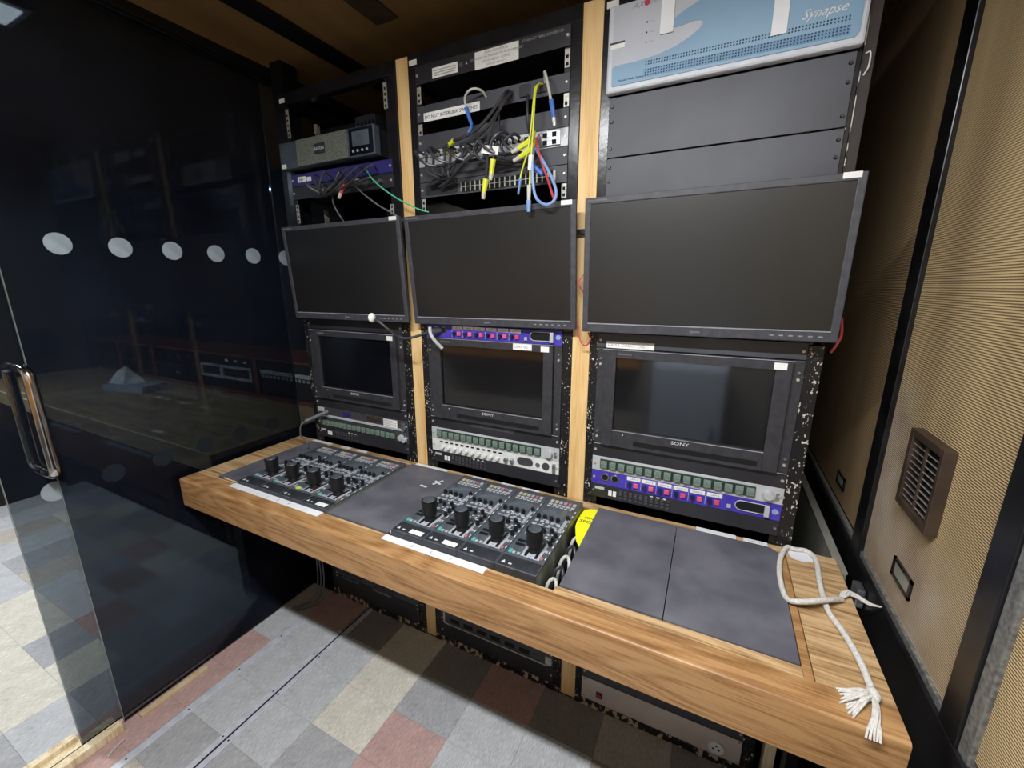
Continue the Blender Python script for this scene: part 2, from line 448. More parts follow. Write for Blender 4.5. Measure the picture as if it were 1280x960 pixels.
for k_, v_ in {(-6, 5): 'cream', (-7, 5): 'cream', (-7, 4): 'cream', (-6, 4): 'mid', (-8, 4): 'cream', (-8, 5): 'grey', (-9, 4): 'grey', (-8, 3): 'grey', (-5, 5): 'cream', (-6, 3): 'pink', (-7, 3): 'grey',
               (-5, 4): 'cream', (-5, 3): 'mid', (-5, 6): 'grey', (-6, 6): 'grey', (-4, 5): 'grey', (-4, 4): 'mid', (-7, 6): 'grey', (-12, 2): 'tan', (-12, 1): 'cream', (-9, 5): 'cream'}.items(): spec[k_] = v_
tileme = shared('tile', lambda: B().box(0, pxg - .0006, -pyg + .0006, 0, -.004, 0).mesh('carpet_tile'))
tm = {}
for k_, m_ in K['ctile'].items():
    c_ = tileme.copy(); c_.materials.append(m_); tm[k_] = c_
keys = ['grey', 'grey', 'mid', 'grey', 'tan', 'cream', 'pink', 'mid', 'brown']
for i in range(-14, 7):
    for j in range(0, 13):
        if i > 2 and j > 8: continue
        key = spec.get((i, j)) or spec.get((i, j - 1)) if (i, j) not in spec and random.random() < .6 else spec.get((i, j))
        if not key: key = random.choice(keys)
        spec.setdefault((i, j), key)
        x = x0g + pxg * i
        if x + pxg > WX - .01: continue
        obj('carpet_tile', tm[key], None, fl, (x, -pyg * j, 0))

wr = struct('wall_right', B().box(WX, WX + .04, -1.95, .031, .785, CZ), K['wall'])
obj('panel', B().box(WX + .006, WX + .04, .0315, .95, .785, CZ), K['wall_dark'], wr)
obj('wall_base', B().box(WX - .012, WX + .04, -1.95, .95, -.004, .772, .003), K['skirt'], wr)
obj('metal_edge', B().box(WX - .006, WX + .004, -.3995, .0305, .772, .786, .001), K['trimedge'], wr)
obj('metal_edge', B().box(WX - .006, WX + .004, .065, .80, .772, .784, .001), K['trimedge'], wr)
obj('metal_edge', B().box(WX - .006, WX + .006, -.475, -.449, .74, CZ, .002), K['trimedge'], wr)
struct('trim_1', B().box(WX - .010, WX + .01, .031, .090, .772, CZ, .002), K['skirt'])
struct('trim_2', B().box(WX - .010, WX + .01, -.449, -.400, .72, CZ, .002), K['skirt'])
struct('wall_back', B().box(-.42, WX + .04, .95, .99, -.06, CZ), K['rearpanel'])
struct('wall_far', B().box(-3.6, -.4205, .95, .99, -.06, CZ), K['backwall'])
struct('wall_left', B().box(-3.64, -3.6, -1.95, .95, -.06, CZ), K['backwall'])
wrr = struct('wall_rear', B().box(-3.6, WX + .04, -1.99, -1.95, -.06, CZ), K['rearpanel'])
ce = struct('ceiling', B().box(-3.6, WX + .04, -1.99, .99, CZ, CZ + .04), K['ceiling'])
obj('ceiling_bar', B().box(-.085, -.01, -.30, .60, CZ - .014, CZ, .002), K['black'], ce)
obj('ceiling_bar', B().box(.215, .30, -.30, .03, CZ - .006, CZ, .002), K['vent'], ce)
obj('ceiling_bar', B().box(-.42, -.34, -1.0, .5, CZ - .03, CZ, .002), K['black'], ce)
# vertical wood fillers between the racks
struct('trim_3', B().box(.302, .347, .004, .05, 0, 2.075, .001), K['maple'])
struct('trim_4', B().box(.889, .940, .004, .05, 0, 2.075, .001), K['maple'])
struct('trim_5', B().box(-.305, -.248, .03, .10, 1.30, CZ, .002), K['black'])

# unseen pale cabinet, added behind the camera for the screens to reflect
cb = thing('reflection_cabinet', 'pale blue-grey cabinet added unseen on the rear wall to reflect in the lower right screen', 'cabinet', (1.13, -1.94, 0))
obj('carcass', B().box(-.22, .22, 0, .28, 0, .92, .004), K['paleblue'], cb)
obj('door', B().box(-.21, .21, .28, .297, .03, .90, .003), K['paleblue'], cb)
obj('handle', B().box(.15, .16, .297, .32, .40, .55, .002), K['steel'], cb)
wc = thing('reflection_cupboard', 'long orange wood cupboard added unseen on the rear wall to reflect warmly in the screens', 'cupboard', (-.1, -1.94, .84))  # unseen too, added as a warm wood band for the screen reflections
obj('carcass', B().box(-.9, .9, 0, .16, 0, .30, .004), K['orange'], wc)
for k in range(3): obj('door', B().box(-.895 + k * .6, -.305 + k * .6, .161, .175, .01, .29, .003), K['orange'], wc)

# light fittings
def fitting(x, y, z, sx, sy, label):
    t = thing('ceiling_light', label, 'light', (x, y, z))
    obj('housing', B().box(-sx / 2 - .02, sx / 2 + .02, -sy / 2 - .02, sy / 2 + .02, .012, .045, .004), K['lightgrey'], t)
    obj('diffuser', B().box(-sx / 2, sx / 2, -sy / 2, sy / 2, .006, .012, .001), emit_mat('lamp_diffuser', (1, 1, 1), 2.0), t)
    return t


fitting(.96, -1.12, 2.155, .90, .05, 'long white ceiling tube light over the aisle before the racks')
fitting(-2.0, -1.12, 2.155, 1.3, .05, 'long white ceiling tube light in the room beyond the glass')
fitting(-.70, -.56, 2.17, .13, .13, 'small square ceiling light seen through the top of smoked glass')

# ------------------------------------------------------------------ worktop
ZT = .768; YF = -.469; XL = -.343; XR = 1.571
dk = thing('worktop', 'long oak worktop with rounded front edge below the equipment racks', 'desk', (0, 0, 0))
# front board with rounded nose
prof = []
r_ = .007
for a in range(0, 91, 15): prof.append((YF + r_ - r_ * math.cos(R(a)), ZT - r_ + r_ * math.sin(R(a))))
prof = [(YF, .669)] + prof + [(YF + .058, ZT), (YF + .058, .669)]
def xprism(pts, xa, xb):
    b = B(); bm = b.bm
    f = [bm.verts.new((xa, y, z)) for y, z in pts]; g = [bm.verts.new((xb, y, z)) for y, z in pts]
    bm.faces.new(f); bm.faces.new(g[::-1]); n = len(pts)
    for i in range(n): bm.faces.new((f[i], g[i], g[(i + 1) % n], f[(i + 1) % n]))
    bmesh.ops.recalc_face_normals(bm, faces=bm.faces[:]); return b
obj('front_board', xprism(prof, XL, XR), K['wood_front'], dk, smooth=True)
obj('back_rail', B().box(-.246, 1.571, -.024, -.002, ZT - .03, ZT, .0015), K['wood'], dk)
# left end board, right end board
obj('end_board', B().box(XL, -.246, YF + .0585, -.002, ZT - .03, ZT, .002), K['wood'], dk)
obj('end_board', B().prism([(1.4655, YF + .0585), (XR, YF + .0585), (XR, -.030), (XR - .012, -.0245), (1.4655, -.0245)], ZT - .03, ZT, 'z'), K['wood'], dk)
obj('end_board', B().box(1.4495, 1.4640, YF + .0585, -.0245, ZT - .03, ZT, .001), K['wood_front'], dk)
obj('front_rail', B().box(.9965, 1.449, YF + .0585, -.3875, ZT - .03, ZT, .0006), K['wood'], dk)
obj('front_rail', B().box(-.2455, .996, YF + .0585, -.4036, ZT - .03, ZT, .0006), K['wood'], dk)
obj('recess_floor', B().box(-.2455, 1.449, -.402, -.0245, .674, .678), K['dark'], dk)
obj('side_panel', B().box(XL, XL + .02, -.41, -.002, .669, ZT - .031), K['wood'], dk)
obj('side_panel', B().box(XR - .02, XR, -.41, -.002, .669, ZT - .031), K['wood'], dk)
obj('support', B().box(XR - .03, XR - .004, -.05, -.004, 0, .669), K['black'], dk)

# desk mats / blanking boards
def mat_board(label, pts, z=ZT + .003, lip=None):
    o = obj('blanking_board', B().prism(pts, z - .006, z, 'z'), K['vinyl']); tag(o, label, 'board', 'grey blanking boards in the worktop'); return o
t = mat_board('narrow dark grey blanking board at the far left end of worktop', [(-.240, -.398), (-.150, -.398), (-.146, -.03), (-.236, -.03)])
o = obj('wood_lip', B().tube([(-.205, -.400, ZT + .002), (-.128, -.400, ZT + .002), (-.130, -.3, ZT + .002), (-.132, -.03, ZT + .002)], .0025, 6, 1), K['lip_wood'])
tag(o, 'thin raw wood lip bordering the narrow left blanking board', 'trim')
mat_board('dark grey blanking board between the control panel groups, marked with tape', [(.297, -.400), (.526, -.400), (.534, -.026), (.297, -.026)])
o = obj('wood_lip', B().box(.5275, .5325, -.395, -.030, ZT - .002, ZT + .004, .0008), K['lip_wood']); tag(o, 'thin pale wood strip left of the right control panel group', 'trim')
mat_board('dark grey blanking board right of the yellow card', [(1.004, -.385), (1.2185, -.385), (1.2130, -.026), (.998, -.026)])
mat_board('largest dark grey blanking board beside the rope', [(1.2205, -.386), (1.4465, -.386), (1.4480, -.040), (1.435, -.026), (1.2150, -.026)])
o = obj('tape_mark', B().box(-.014, .014, -.0035, .0035, 0, .0006), K['white'], loc=(.446, -.147, ZT + .003), rot=(0, 0, R(-8))); tag(o, 'small white tape dash on the middle blanking board', 'tape')
o = obj('tape_mark', B().box(-.017, .017, -.0035, .0035, 0, .0006).box(-.0035, .0035, -.020, .020, .0006, .0012), K['white'], loc=(.474, -.106, ZT + .003), rot=(0, 0, R(-25)))
tag(o, 'small white tape cross on the middle blanking board', 'tape')

def tape_strip(label, x0, x1, y0, y1, z=ZT, s=None, ang=0, group=None):
    t = thing('label_tape', label, 'label', ((x0 + x1) / 2, (y0 + y1) / 2, z), (0, 0, ang), group)
    hx = (x1 - x0) / 2; hy = (y1 - y0) / 2
    obj('strip', B().box(-hx, hx, -hy, hy, .0002, .0010), K['tape'], t)
    if s: text(t, s, hy * 1.2, (0, -hy * .45, .0011), K['inkfaint'], (0, 0, 0), align='CENTER')
    return t
tape_strip('long white tape strip along the front of the left control panels', -.135, .285, -.4265, -.4035, s='1           2           3           4')
tape_strip('long white tape strip along the front of the right control panels', .525, .833, -.4265, -.4045, s='5              6              7')
for (a, b_, s_) in [(-.244, -.135, ''), (-.075, -.028, 'CAM 1'), (.012, .062, 'CAM 2'), (.309, .448, ''), (.553, .60, 'CAM 5'), (.665, .715, 'CAM 6'), (.741, .80, 'CAM 7')]:
    tape_strip('white label on the back rail of worktop behind the %s' % {-.244: 'narrow left board', -.075: 'first left control panel', .012: 'second left control panel', .309: 'middle board', .553: 'leftmost right-hand control panel', .665: 'second right-hand control panel', .741: 'third right-hand control panel'}[a], a, b_, -.020, -.006, s=s_)
tape_strip('long blank white label on the back rail behind the largest board', 1.262, 1.357, -.026, -.008, z=ZT + .0035)
tape_strip('shorter white label reading CAM 12 near the right end of back rail', 1.374, 1.428, -.025, -.009, s='CAM 12', z=ZT + .0035)
o = obj('paper_tag', B().prism([(1.470, -.012), (1.478, -.004), (1.508, -.004), (1.520, -.010), (1.524, -.040), (1.500, -.050), (1.478, -.046), (1.471, -.03)], 0, .0012, 'z'), K['tape'], loc=(0, 0, ZT))
tag(o, 'white rounded paper tag lying under the rope loop', 'tag')

# yellow card and cables in the slot right of the panels
t = thing('yellow_card', 'fluorescent yellow card reading SPOT tucked beside the control panels', 'card', (.975, -.11, .7636))
obj('card', B().prism([(a - .975, b_ + .11) for a, b_ in [(.9575, -.108), (.9570, -.070), (.960, -.048), (.975, -.033), (.996, -.027), (1.02, -.030), (1.02, -.22), (1.005, -.235), (.985, -.205), (.972, -.17), (.962, -.14)]], 0, .0008, 'z'), K['yellowtag'], t)
text(t, 'MIND', .0145, (-.003, .020, .0010), K['ink'], (0, 0, 0)); text(t, 'SPOT', .0185, (-.011, -.002, .0010), K['ink'], (0, 0, 0))
for i in range(5):
    y = -.375 + i * .045
    c = obj('control_cable', B().tube([(.962, y, .690), (.968, y + .012, .742), (.980, y + .02, .7555), (.992, y + .004, .750), (.998, y - .02, .690)], .0042, 8), K['cablegrey' if i % 2 == 0 else 'cable'])
    tag(c, ('pale grey' if i % 2 == 0 else 'black') + ' cable curled in the slot beside the right control panels', 'cable', ('pale' if i % 2 == 0 else 'black') + ' cables in the worktop slot')

# ------------------------------------------------------------------ camera control panels
def build_rcp(label, x, group, kz=.786, tagged=True):
    """origin front-left-bottom of the unit, 102 x 352 mm"""
    t = thing('camera_control_panel', label, 'control panel', (x, -.401, ZT - .07), (0, 0, 0), group)
    H = kz - (ZT - .07); W_, L_ = .1025, .355
    def sh(key, fn, mat): return shared('rcp_' + key, lambda: (lambda m: (m.materials.append(mat), m)[1])(fn().mesh(key, True)))
    obj('casing', sh('casing', lambda: B().box(.0, W_, 0, L_, 0, .083, .001), K['rcpside']), None, t, (0, 0, H - .088))
    obj('faceplate', sh('faceplate', lambda: B().box(-.0003, W_ + .0003, -.001, L_ + .001, 0, .005, .0012), K['rcp']), None, t, (0, 0, H - .005))
    obj('front_plate', sh('front_plate', lambda: B().box(.002, W_ - .002, .003, .040, 0, .001, .0003), K['rcpdk']), None, t, (0, 0, H))
    if tagged: obj('name_label', sh('name_label', lambda: B().box(.052, .092, .006, .022, 0, .0012), K['label']), None, t, (0, 0, H + .0005))
    obj('warning_mark', sh('warning_mark', lambda: B().prism([(.010, .010), (.020, .010), (.015, .020)], 0, .0006, 'z').box(.028, .036, .010, .014, 0, .0006), K['white']), None, t, (0, 0, H + .001), kind='stuff')
    obj('front_cover', sh('front_cover', lambda: B().box(0, W_, -.0022, -.0012, -.078, -.0005), K['rcpdk']), None, t, (0, 0, H))
    def marks():
        b = B(); rnd = random.Random(4)
        for a in range(34):
            xx = .010 + rnd.random() * .070; yy = .128 + rnd.random() * .095
            b.box(xx, xx + .004 + rnd.random() * .007, yy, yy + .0022, 0, .0007)
        for a in range(10):
            yy = .06 + a * .025; b.box(.098, .1005, yy, yy + .010, 0, .0007)
        for a in range(6): b.box(.012 + a * .013, .021 + a * .013, .296, .2985, 0, .0007)
        return b
    obj('printed_marks', sh('printed_marks', marks, K['white']), None, t, (0, 0, H), kind='stuff')
    # joystick: slotted boot and knob
    obj('joystick_plate', sh('joystick_plate', lambda: B().box(.040, .088, .050, .120, 0, .0015, .0006), K['btnlight']), None, t, (0, 0, H))
    obj('joystick_slot', sh('joystick_slot', lambda: B().box(.047, .055, .052, .118, 0, .003, .001).box(.074, .081, .052, .118, 0, .003, .001), K['knob']), None, t, (0, 0, H))
    js = obj('joystick', sh('joystick', lambda: B().cyl((.064, .082, 0), (.064, .082, .022), .017, .012, 18).cyl((.064, .082, .018), (.064, .082, .060), .0195, .0212, 24, .0015), K['knob']), None, t, (0, 0, H))
    obj('knob_cap', sh('knob_cap', lambda: B().cyl((.064, .082, .060), (.064, .082, .0615), .0165, .0155, 20), K['rcp']), None, js)
    # screen
    obj('display', sh('display', lambda: B().box(.012, .080, .235, .290, 0, .0012, .0004), K['lcd']), None, t, (0, 0, H))
    kn = shared('rcp_knobm', lambda: (lambda m: (m.materials.append(K['knob']), m)[1])(B().cyl((0, 0, 0), (0, 0, .011), .0058, .0050, 12, .0008).mesh('knob', True)))
    for kx, ky in [(.014, .226), (.033, .226), (.052, .226), (.071, .226), (.092, .246), (.018, .163), (.036, .170), (.055, .163), (.036, .150), (.074, .172), (.090, .118), (.090, .137), (.090, .156)]:
        obj('knob', kn, None, t, (kx, ky, H))
    def btns():
        b = B()
        for a in range(6):
            b.box(.014 + a * .0135, .0245 + a * .0135, .302, .311, 0, .003, .0006)
        for a in range(5): b.box(.012 + a * .015, .022 + a * .015, .205, .213, 0, .003, .0006)
        for a in range(4): b.box(.010 + a * .019, .023 + a * .019, .188, .194, 0, .002, .0004)
        for a in range(7): b.box(.087, .0965, .166 + a * .0105 + .012, .1735 + a * .0105 + .012, 0, .003, .0006)
        for a in range(3): b.box(.018 + a * .012, .026 + a * .012, .050, .058, 0, .003, .0006)
        for a in range(4): b.box(.012 + a * .018, .019 + a * .018, .138, .142, 0, .003, .0006)
        b.box(.087, .096, .085, .092, 0, .003, .0006)
        return b
    obj('button_block', sh('button_block', btns, K['btnlight']), None, t, (0, 0, H), kind='stuff')
    def bars():
        b = B()
        for a in range(2): b.box(.010, .034, .085 + a * .016, .094 + a * .016, 0, .002, .0005)
        return b
    obj('menu_key', sh('menu_key', bars, K['knob']), None, t, (0, 0, H))
    obj('call_button', sh('call_button', lambda: B().box(.008, .017, .049, .062, 0, .004, .0008), K['btncyan']), None, t, (0, 0, H))
    obj('iris_button', sh('iris_button', lambda: B().box(.087, .096, .054, .063, 0, .004, .0008), K['btnred']), None, t, (0, 0, H))
    for n_, (cx, mm) in enumerate([(.014, 'btnyel'), (.0275, 'btnyel'), (.041, 'btnlight'), (.0545, 'btnpink'), (.068, 'btnred'), (.0815, 'btnlight')]):
        obj('preset_button', shared('pb_' + mm, lambda: (lambda m: (m.materials.append(K[mm]), m)[1])(B().box(0, .0105, 0, .012, 0, .0035, .0008).mesh('preset_button'))), None, t, (cx, .318, H))
    return t
ordn = ['leftmost', 'second from left', 'third from left', 'rightmost']
for i in range(4):
    t = build_rcp('%s charcoal camera control panel of the left group beside the narrow board' % ordn[i], -.125 + .104 * i, 'left group of camera control panels', .7785, i == 3)
    if i == 2:
        obj('status_lamp', B().box(.018, .030, .046, .058, .0, .003), K['yellow'], t, (0, 0, .7785 - (ZT - .07) + .001))
for i in range(4):
    build_rcp('%s charcoal camera control panel of the right group beside the yellow card' % ordn[i], .540 + .104 * i, 'right group of camera control panels', .786, i < 2)

# ------------------------------------------------------------------ racks
X1, X2, X3, PW = -.2118, .3787, .965, .4826
def rack(label, x, left_w, right_w, top=2.037, toplabel=None, right_top=None):
    t = thing('equipment_rack', label, 'rack', (x, 0, 0))
    lx0 = -left_w; rx1 = PW + right_w
    def post(xa, xb, y0, y1, z0, z1, m='chip'):
        obj('post', B().box(xa, xb, y0, y1, z0, z1, .0012), K[m], t)
    post(lx0, .0005, .0, .028, .0, 1.28); post(lx0, .0005, .0, .028, 1.281, top, 'blackgloss')
    if right_top is None: right_top = right_w
    post(PW - .0005, rx1, .0, .028, .0, 1.28, 'chipmore' if x > .9 else 'chip'); post(PW - .0005, PW + right_top, .0, .028, 1.281, top, 'blackgloss')
    for xx in (lx0, rx1 - .025): obj('rear_post', B().box(xx, xx + .025, .52, .545, 0, top, .001), K['black'], t)
    obj('top_rail', B().box(lx0, rx1, .0, .028, top + .0005, 2.075, .0015), K['blackgloss'], t)
    for xx in (lx0, rx1 - .022): obj('side_rail', B().box(xx, xx + .022, .030, .518, top, 2.07, .001), K['black'], t)
    obj('rear_rail', B().box(lx0, rx1, .52, .545, top + .001, 2.07, .001), K['black'], t)
    obj('bottom_rail', B().box(lx0, rx1, -.004, .028, 0, .028, .002), K['chiplow'], t)
    for xx in (lx0 + .001, rx1 - .004): obj('side_panel', B().box(xx, xx + .003, .030, .518, .03, 1.62), K['black'], t)
    obj('rear_panel', B().box(lx0 + .026, rx1 - .026, .525, .53, .03, 1.62), K['dark'], t)
    for xx in (.001, PW - .0165): obj('mounting_rail', B().box(xx, xx + .0155, .0015, .0035, .05, top - .002), K['black'], t)
    if toplabel: obj('label', B().box(lx0 + .006, lx0 + .034, -.0012, -.0002, top + .008, top + .022), K['label'], t)
    return t
r1 = rack('leftmost tall black equipment rack holding the UPS and small dark screen', X1, .026, .030, toplabel=1)
r2 = rack('middle tall black equipment rack between the two wood strips, full of patch cables', X2, .028, .027, toplabel=1)
r3 = rack('rightmost tall black chipped equipment rack with blue-fronted unit on top', X3, .0235, .0315, toplabel=1, right_top=.0085)
obj('side_cover', B().box(PW + .0105, PW + .030, .004, .5, 1.285, 2.072, .001), K['darkbrown'], r3)
obj('chipped_edge', B().box(PW + .0087, PW + .0103, -.0015, .028, 1.29, 2.036), K['chipedge'], r3)
obj('cable_clip', B().tube([(PW + .014, .003, 1.850), (PW + .020, -.003, 1.848), (PW + .021, -.003, 1.825), (PW + .016, .003, 1.812)], .0016, 6), K['white'], r3)

# zinc cage-nut strips in open rack sections
def cage_strip(par, x, z0, z1):
    nholes = max(1, int((z1 - z0) / .0159)); me = B().box(x, x + .014, -.0008, .0014, z0, z1, .0004)
    s = obj('mounting_strip', me, K['zinc'], par)
    hb = B()
    for k in range(nholes):
        zc = z0 + .008 + k * .0159
        hb.box(x + .0035, x + .0105, -.0012, 0, zc - .0038, zc + .0038)
    obj('square_hole', hb, K['dark'], s, kind='stuff')
for z0, z1 in [(1.930, 2.022), (1.64, 1.705)]: cage_strip(r1, .006, z0, z1)
for z0, z1 in [(1.95, 2.022), (1.64, 1.672)]: cage_strip(r1, PW - .020, z0, z1)
for z0, z1 in [(1.940, 1.985), (1.855, 1.886), (1.64, 1.676)]: cage_strip(r2, .002, z0, z1)
for z0, z1 in [(1.945, 1.986), (1.857, 1.888), (1.64, 1.676)]: cage_strip(r2, PW - .016, z0, z1)
obj('guide_bracket', B().box(.030, .033, .10, .12, 1.93, 2.0).box(.030, .045, .095, .10, 1.97, 2.0), K['zinc'], r1)
obj('guide_bracket', B().box(.034, .037, .10, .12, 1.635, 1.70), K['zinc'], r1)

def device(name, label, cat, x, z, h, mat, depth=.30, group=None, y=-.003, screws=True, ch=True, smat='zinc'):
    t = thing(name, label, cat, (x, y, z), (0, 0, 0), group)
    obj('front_panel', B().box(.0004, PW - .0004, 0, .003, .0004, h - .0004, .0006), K[mat], t)
    if ch: obj('chassis', B().box(.020, PW - .020, .0036, depth, .002, h - .002), K['black'], t)
    if screws:
        n = max(1, round(h / .0445))
        zs = [h * .5] if n == 1 else [.008, h - .008]
        if h > .1: zs = [.02, h * .5, h - .02]
        for zz in zs:
            screw(t, .008, zz, 0, smat); screw(t, PW - .008, zz, 0, smat)
    return t
U = .04445

# ---- rack 1 devices
t = thing('power_backup_unit', 'grey backup power unit with mesh front high in the left rack', 'power unit', (X1, -.03, 1.818))
obj('body', B().box(-.012, .440, 0, .0295, 0, .088, .004), K['ups'], t)
obj('chassis', B().box(.020, .430, .034, .40, .004, .084, .002), K['blackpanel'], t)
obj('grille', B().box(.083, .327, -.004, 0, .002, .086, .001), K['mesh'], t)
bd = obj('badge', B().box(.175, .225, -.007, -.004, .030, .062, .001), K['blackpanel'], t)
text(t, 'EATON', .0135, (.200, -.0072, .041), K['white'], align='CENTER')
dp = obj('display', B().box(.334, .436, -.003, .002, .006, .084, .002), K['display'], t)
for i in range(4): obj('button', B().cyl((.352 + i * .02, -.004, .017), (.352 + i * .02, -.006, .017), .004, n=10), K['btnlight'], t)
obj('display_glass', B().box(.350, .422, -.0045, -.003, .030, .074, .001), K['lcd'], t)
obj('label', B().box(-.006, .018, -.0012, 0, .004, .018), K['label'], t)
t = thing('power_adapter', 'black low box standing on the backup power unit', 'adapter', (X1 + .078, .09, 1.9035))
obj('case', B().box(0, .172, 0, .2, 0, .072, .004), K['black'], t)
t2 = thing('charger_block', 'small black ribbed box on top of the power unit at right', 'adapter', (X1 + .255, .08, 1.9035))
obj('case', B().box(0, .092, 0, .055, 0, .082, .003), K['blackpanel'], t2)
for k in range(5): obj('rib', B().box(.01 + k * .018, .019 + k * .018, -.002, 0, .015, .062, .0005), K['display'], t2)
dv = device('distribution_amplifier', 'violet rack unit with white labels half hidden by cables in left rack', 'amplifier', X1, 1.7665, .040, 'purple_dk')
obj('label', B().box(.036, .078, -.0012, 0, .012, .030), K['label'], dv); obj('label', B().box(.084, .106, -.0012, 0, .012, .026), K['label'], dv)
text(dv, 'NO', .012, (.045, -.0014, .016), K['ink'])
dv = device('patch_tray', 'plain black shelf unit below the violet unit in left rack', 'shelf', X1, 1.7215, .044, 'blackpanel')
for i in range(12):
    obj('socket', B().cyl((.15 + i * .026, 0, .022), (.15 + i * .026, -.012, .022), .006, n=12), K['steel'], dv)

def sony(x, label, screen_x0, screen_w=.370):
    z0 = .9655; h = .2780
    t = thing('video_monitor', label, 'monitor', (x, -.003, z0))
    obj('mounting_ear', B().box(.0004, .024, 0, .004, 0, h, .001), K['bezel_s'], t)
    obj('mounting_ear', B().box(PW - .024, PW - .0004, 0, .004, 0, h, .001), K['bezel_s'], t)
    sx0 = screen_x0; sx1 = sx0 + screen_w; sz0 = 1.015 - z0; sz1 = 1.220 - z0
    fr = B()
    fr.box(.0245, sx0, -.012, .02, 0, h, .001); fr.box(sx1, PW - .0245, -.012, .02, 0, h, .001)
    fr.box(sx0, sx1, -.012, .02, 0, sz0, .001); fr.box(sx0, sx1, -.012, .02, sz1, h, .001)
    f_ = obj('bezel', fr, K['bezel_s'], t)
    obj('bezel_lip', B().box(sx0, sx1, -.0135, -.0121, sz0 - .002, sz0), K['lip'], f_)
    obj('bezel_lip', B().box(.02, PW - .022, -.0135, -.0121, h - .0018, h - .0002), K['lip'], f_)
    obj('bezel_lip', B().box(.003, PW - .003, -.0045, -.002, -.0018, -.0002), K['lip'], f_)
    obj('screen', B().box(sx0 + .0002, sx1 - .0002, -.003, .01, sz0 + .0002, sz1 - .0002), K['screen_s'], t)
    obj('chassis', B().box(.026, PW - .026, .021, .20, .004, h - .004), K['black'], t)
    text(t, 'SONY', .0125, ((sx0 + sx1) / 2 - .005, -.0123, .0335), K['white'], align='CENTER', stretch=1.35)
    text(t, 'TRIMASTER EL', .0058, (sx0 + .004, -.0123, h - .014), K['lip'])
    obj('indicator', B().cyl((sx0 + .03, -.012, .038), (sx0 + .03, -.0135, .038), .0018, n=8), K['white'], t)
    obj('speaker_slot', B().box(sx0 + .06, sx1 - .01, -.0125, -.012, .010, .024), K['dark'], t)
    obj('label', B().box(PW - .062, PW - .036, -.0132, -.0121, h - .022, h - .006), K['label'], t)
    for zz in (.02, h - .045):
        for dx in (.010, PW - .010):
            screw(t, dx, zz, 0); screw(t, dx, zz + .016, 0, 'steel')
    return t
sony(X1, 'dark video monitor in the left rack behind the gooseneck microphone', .061)
s2 = sony(X2, 'video monitor with dark screen in the middle rack under the violet unit', .058)
obj('label', B().box(.330, .392, -.0136, -.0125, .2575, .276), K['label'], s2); text(s2, 'CAM 6 VF2', .0095, (.334, -.0138, .263), K['inkfaint'])
t3 = sony(X3, 'largest-looking rack video monitor with bluish reflection in the right rack', .055)

def blank(x, z, h, label, m='blackpanel', sm='zinc'):
    rk = {X1: r1, X2: r2, X3: r3}[x]
    p = obj('blanking_panel', B().box(.0004, PW - .0004, 0, .003, .0004, h - .0004, .0006), K[m], rk, (0, -.003, z))
    zs = [h * .5] if h < .06 else [.02, h * .6, h - .02]
    for zz in zs: screw(p, .008, zz, 0, sm); screw(p, PW - .008, zz, 0, sm)
    return p
blank(X1, 1.2455, .040, 'black blanking panel above the left rack video monitor')
p3 = blank(X3, 1.2455, .040, 'black blanking panel above the right rack video monitor, taped white label', 'greypanel')
tl = obj('label', B().box(.024, .150, -.0012, 0, .0, .018), K['label'], p3); text(p3, 'CAM 1 DIRECT TX2', .0112, (.028, -.0014, .005), K['inkfaint'])
blank(X1, .9245, .0395, 'black blanking panel below the left rack video monitor')
p2 = blank(X2, .9245, .0395, 'black blanking panel with grey strip below the middle video monitor')
obj('label', B().box(.165, .325, -.0012, 0, .022, .036), K['bezel'], p2)
blank(X3, .9245, .0395, 'black blanking panel below the right rack video monitor')

def button_panel(x, label, m='silverpanel', z=.8797, h=.0445):
    t = device('button_panel', label, 'control panel', x, z, h, m)
    me = shared('sq_btn', lambda: (lambda q: (q.materials.append(K['glassbtn']), q)[1])(B().box(-.0092, .0092, -.007, 0, -.0105, .0105, .0012).mesh('button')))
    obj('button_surround', B().box(.024, .422, -.0025, 0, .0085, .0375, .0008), K['dkgreen'], t)
    for i in range(16): obj('button', me, None, t, (.0365 + i * .02495, -.0025, .023))
    obj('knob', B().cyl((.450, 0, .022), (.450, -.014, .022), .0125, .011, 22, .0012), K['silverpanel'], t, smooth=True)
    obj('socket', B().box(.466, .474, -.0015, 0, .010, .030, .0004), K['steel'], t)
    return t
button_panel(X2, 'silver panel of sixteen square grey-green buttons in the middle rack')
button_panel(X3, 'silver panel of sixteen square grey-green buttons in the right rack')
t = device('router_unit', 'grey router strip with white label above the left button row', 'control panel', X1, .8797, .0445, 'bezel')
obj('silver_bar', B().box(.02, PW - .02, -.004, 0, .003, .012, .001), K['silverpanel'], t)
obj('dark_window', B().box(.15, .19, -.002, 0, .018, .036), K['purple_dk'], t); obj('dark_window', B().box(.28, .350, -.002, 0, .020, .038), K['vent'], t)
lb = obj('label', B().box(.365, .432, -.002, 0, .012, .040), K['label'], t)
for k in range(4): obj('printed_line', B().box(.368, .429, -.0024, -.002, .016 + k * .006, .0175 + k * .006), K['inkfaint'], lb)
obj('handle', B().box(.456, .474, -.010, 0, .010, .038, .003), K['steel'], t)
obj('corner_bracket', B().box(.010, .045, -.006, 0, .024, .042, .002), K['silverpanel'], t)
t = button_panel(X1, 'dim black-fronted row of sixteen square buttons in the left rack', 'bezel', .8352, .0442)
obj('twin_knob', B().cyl((.464, 0, .014), (.464, -.012, .014), .010, .009, 18, .001), K['silverpanel'], t, smooth=True)

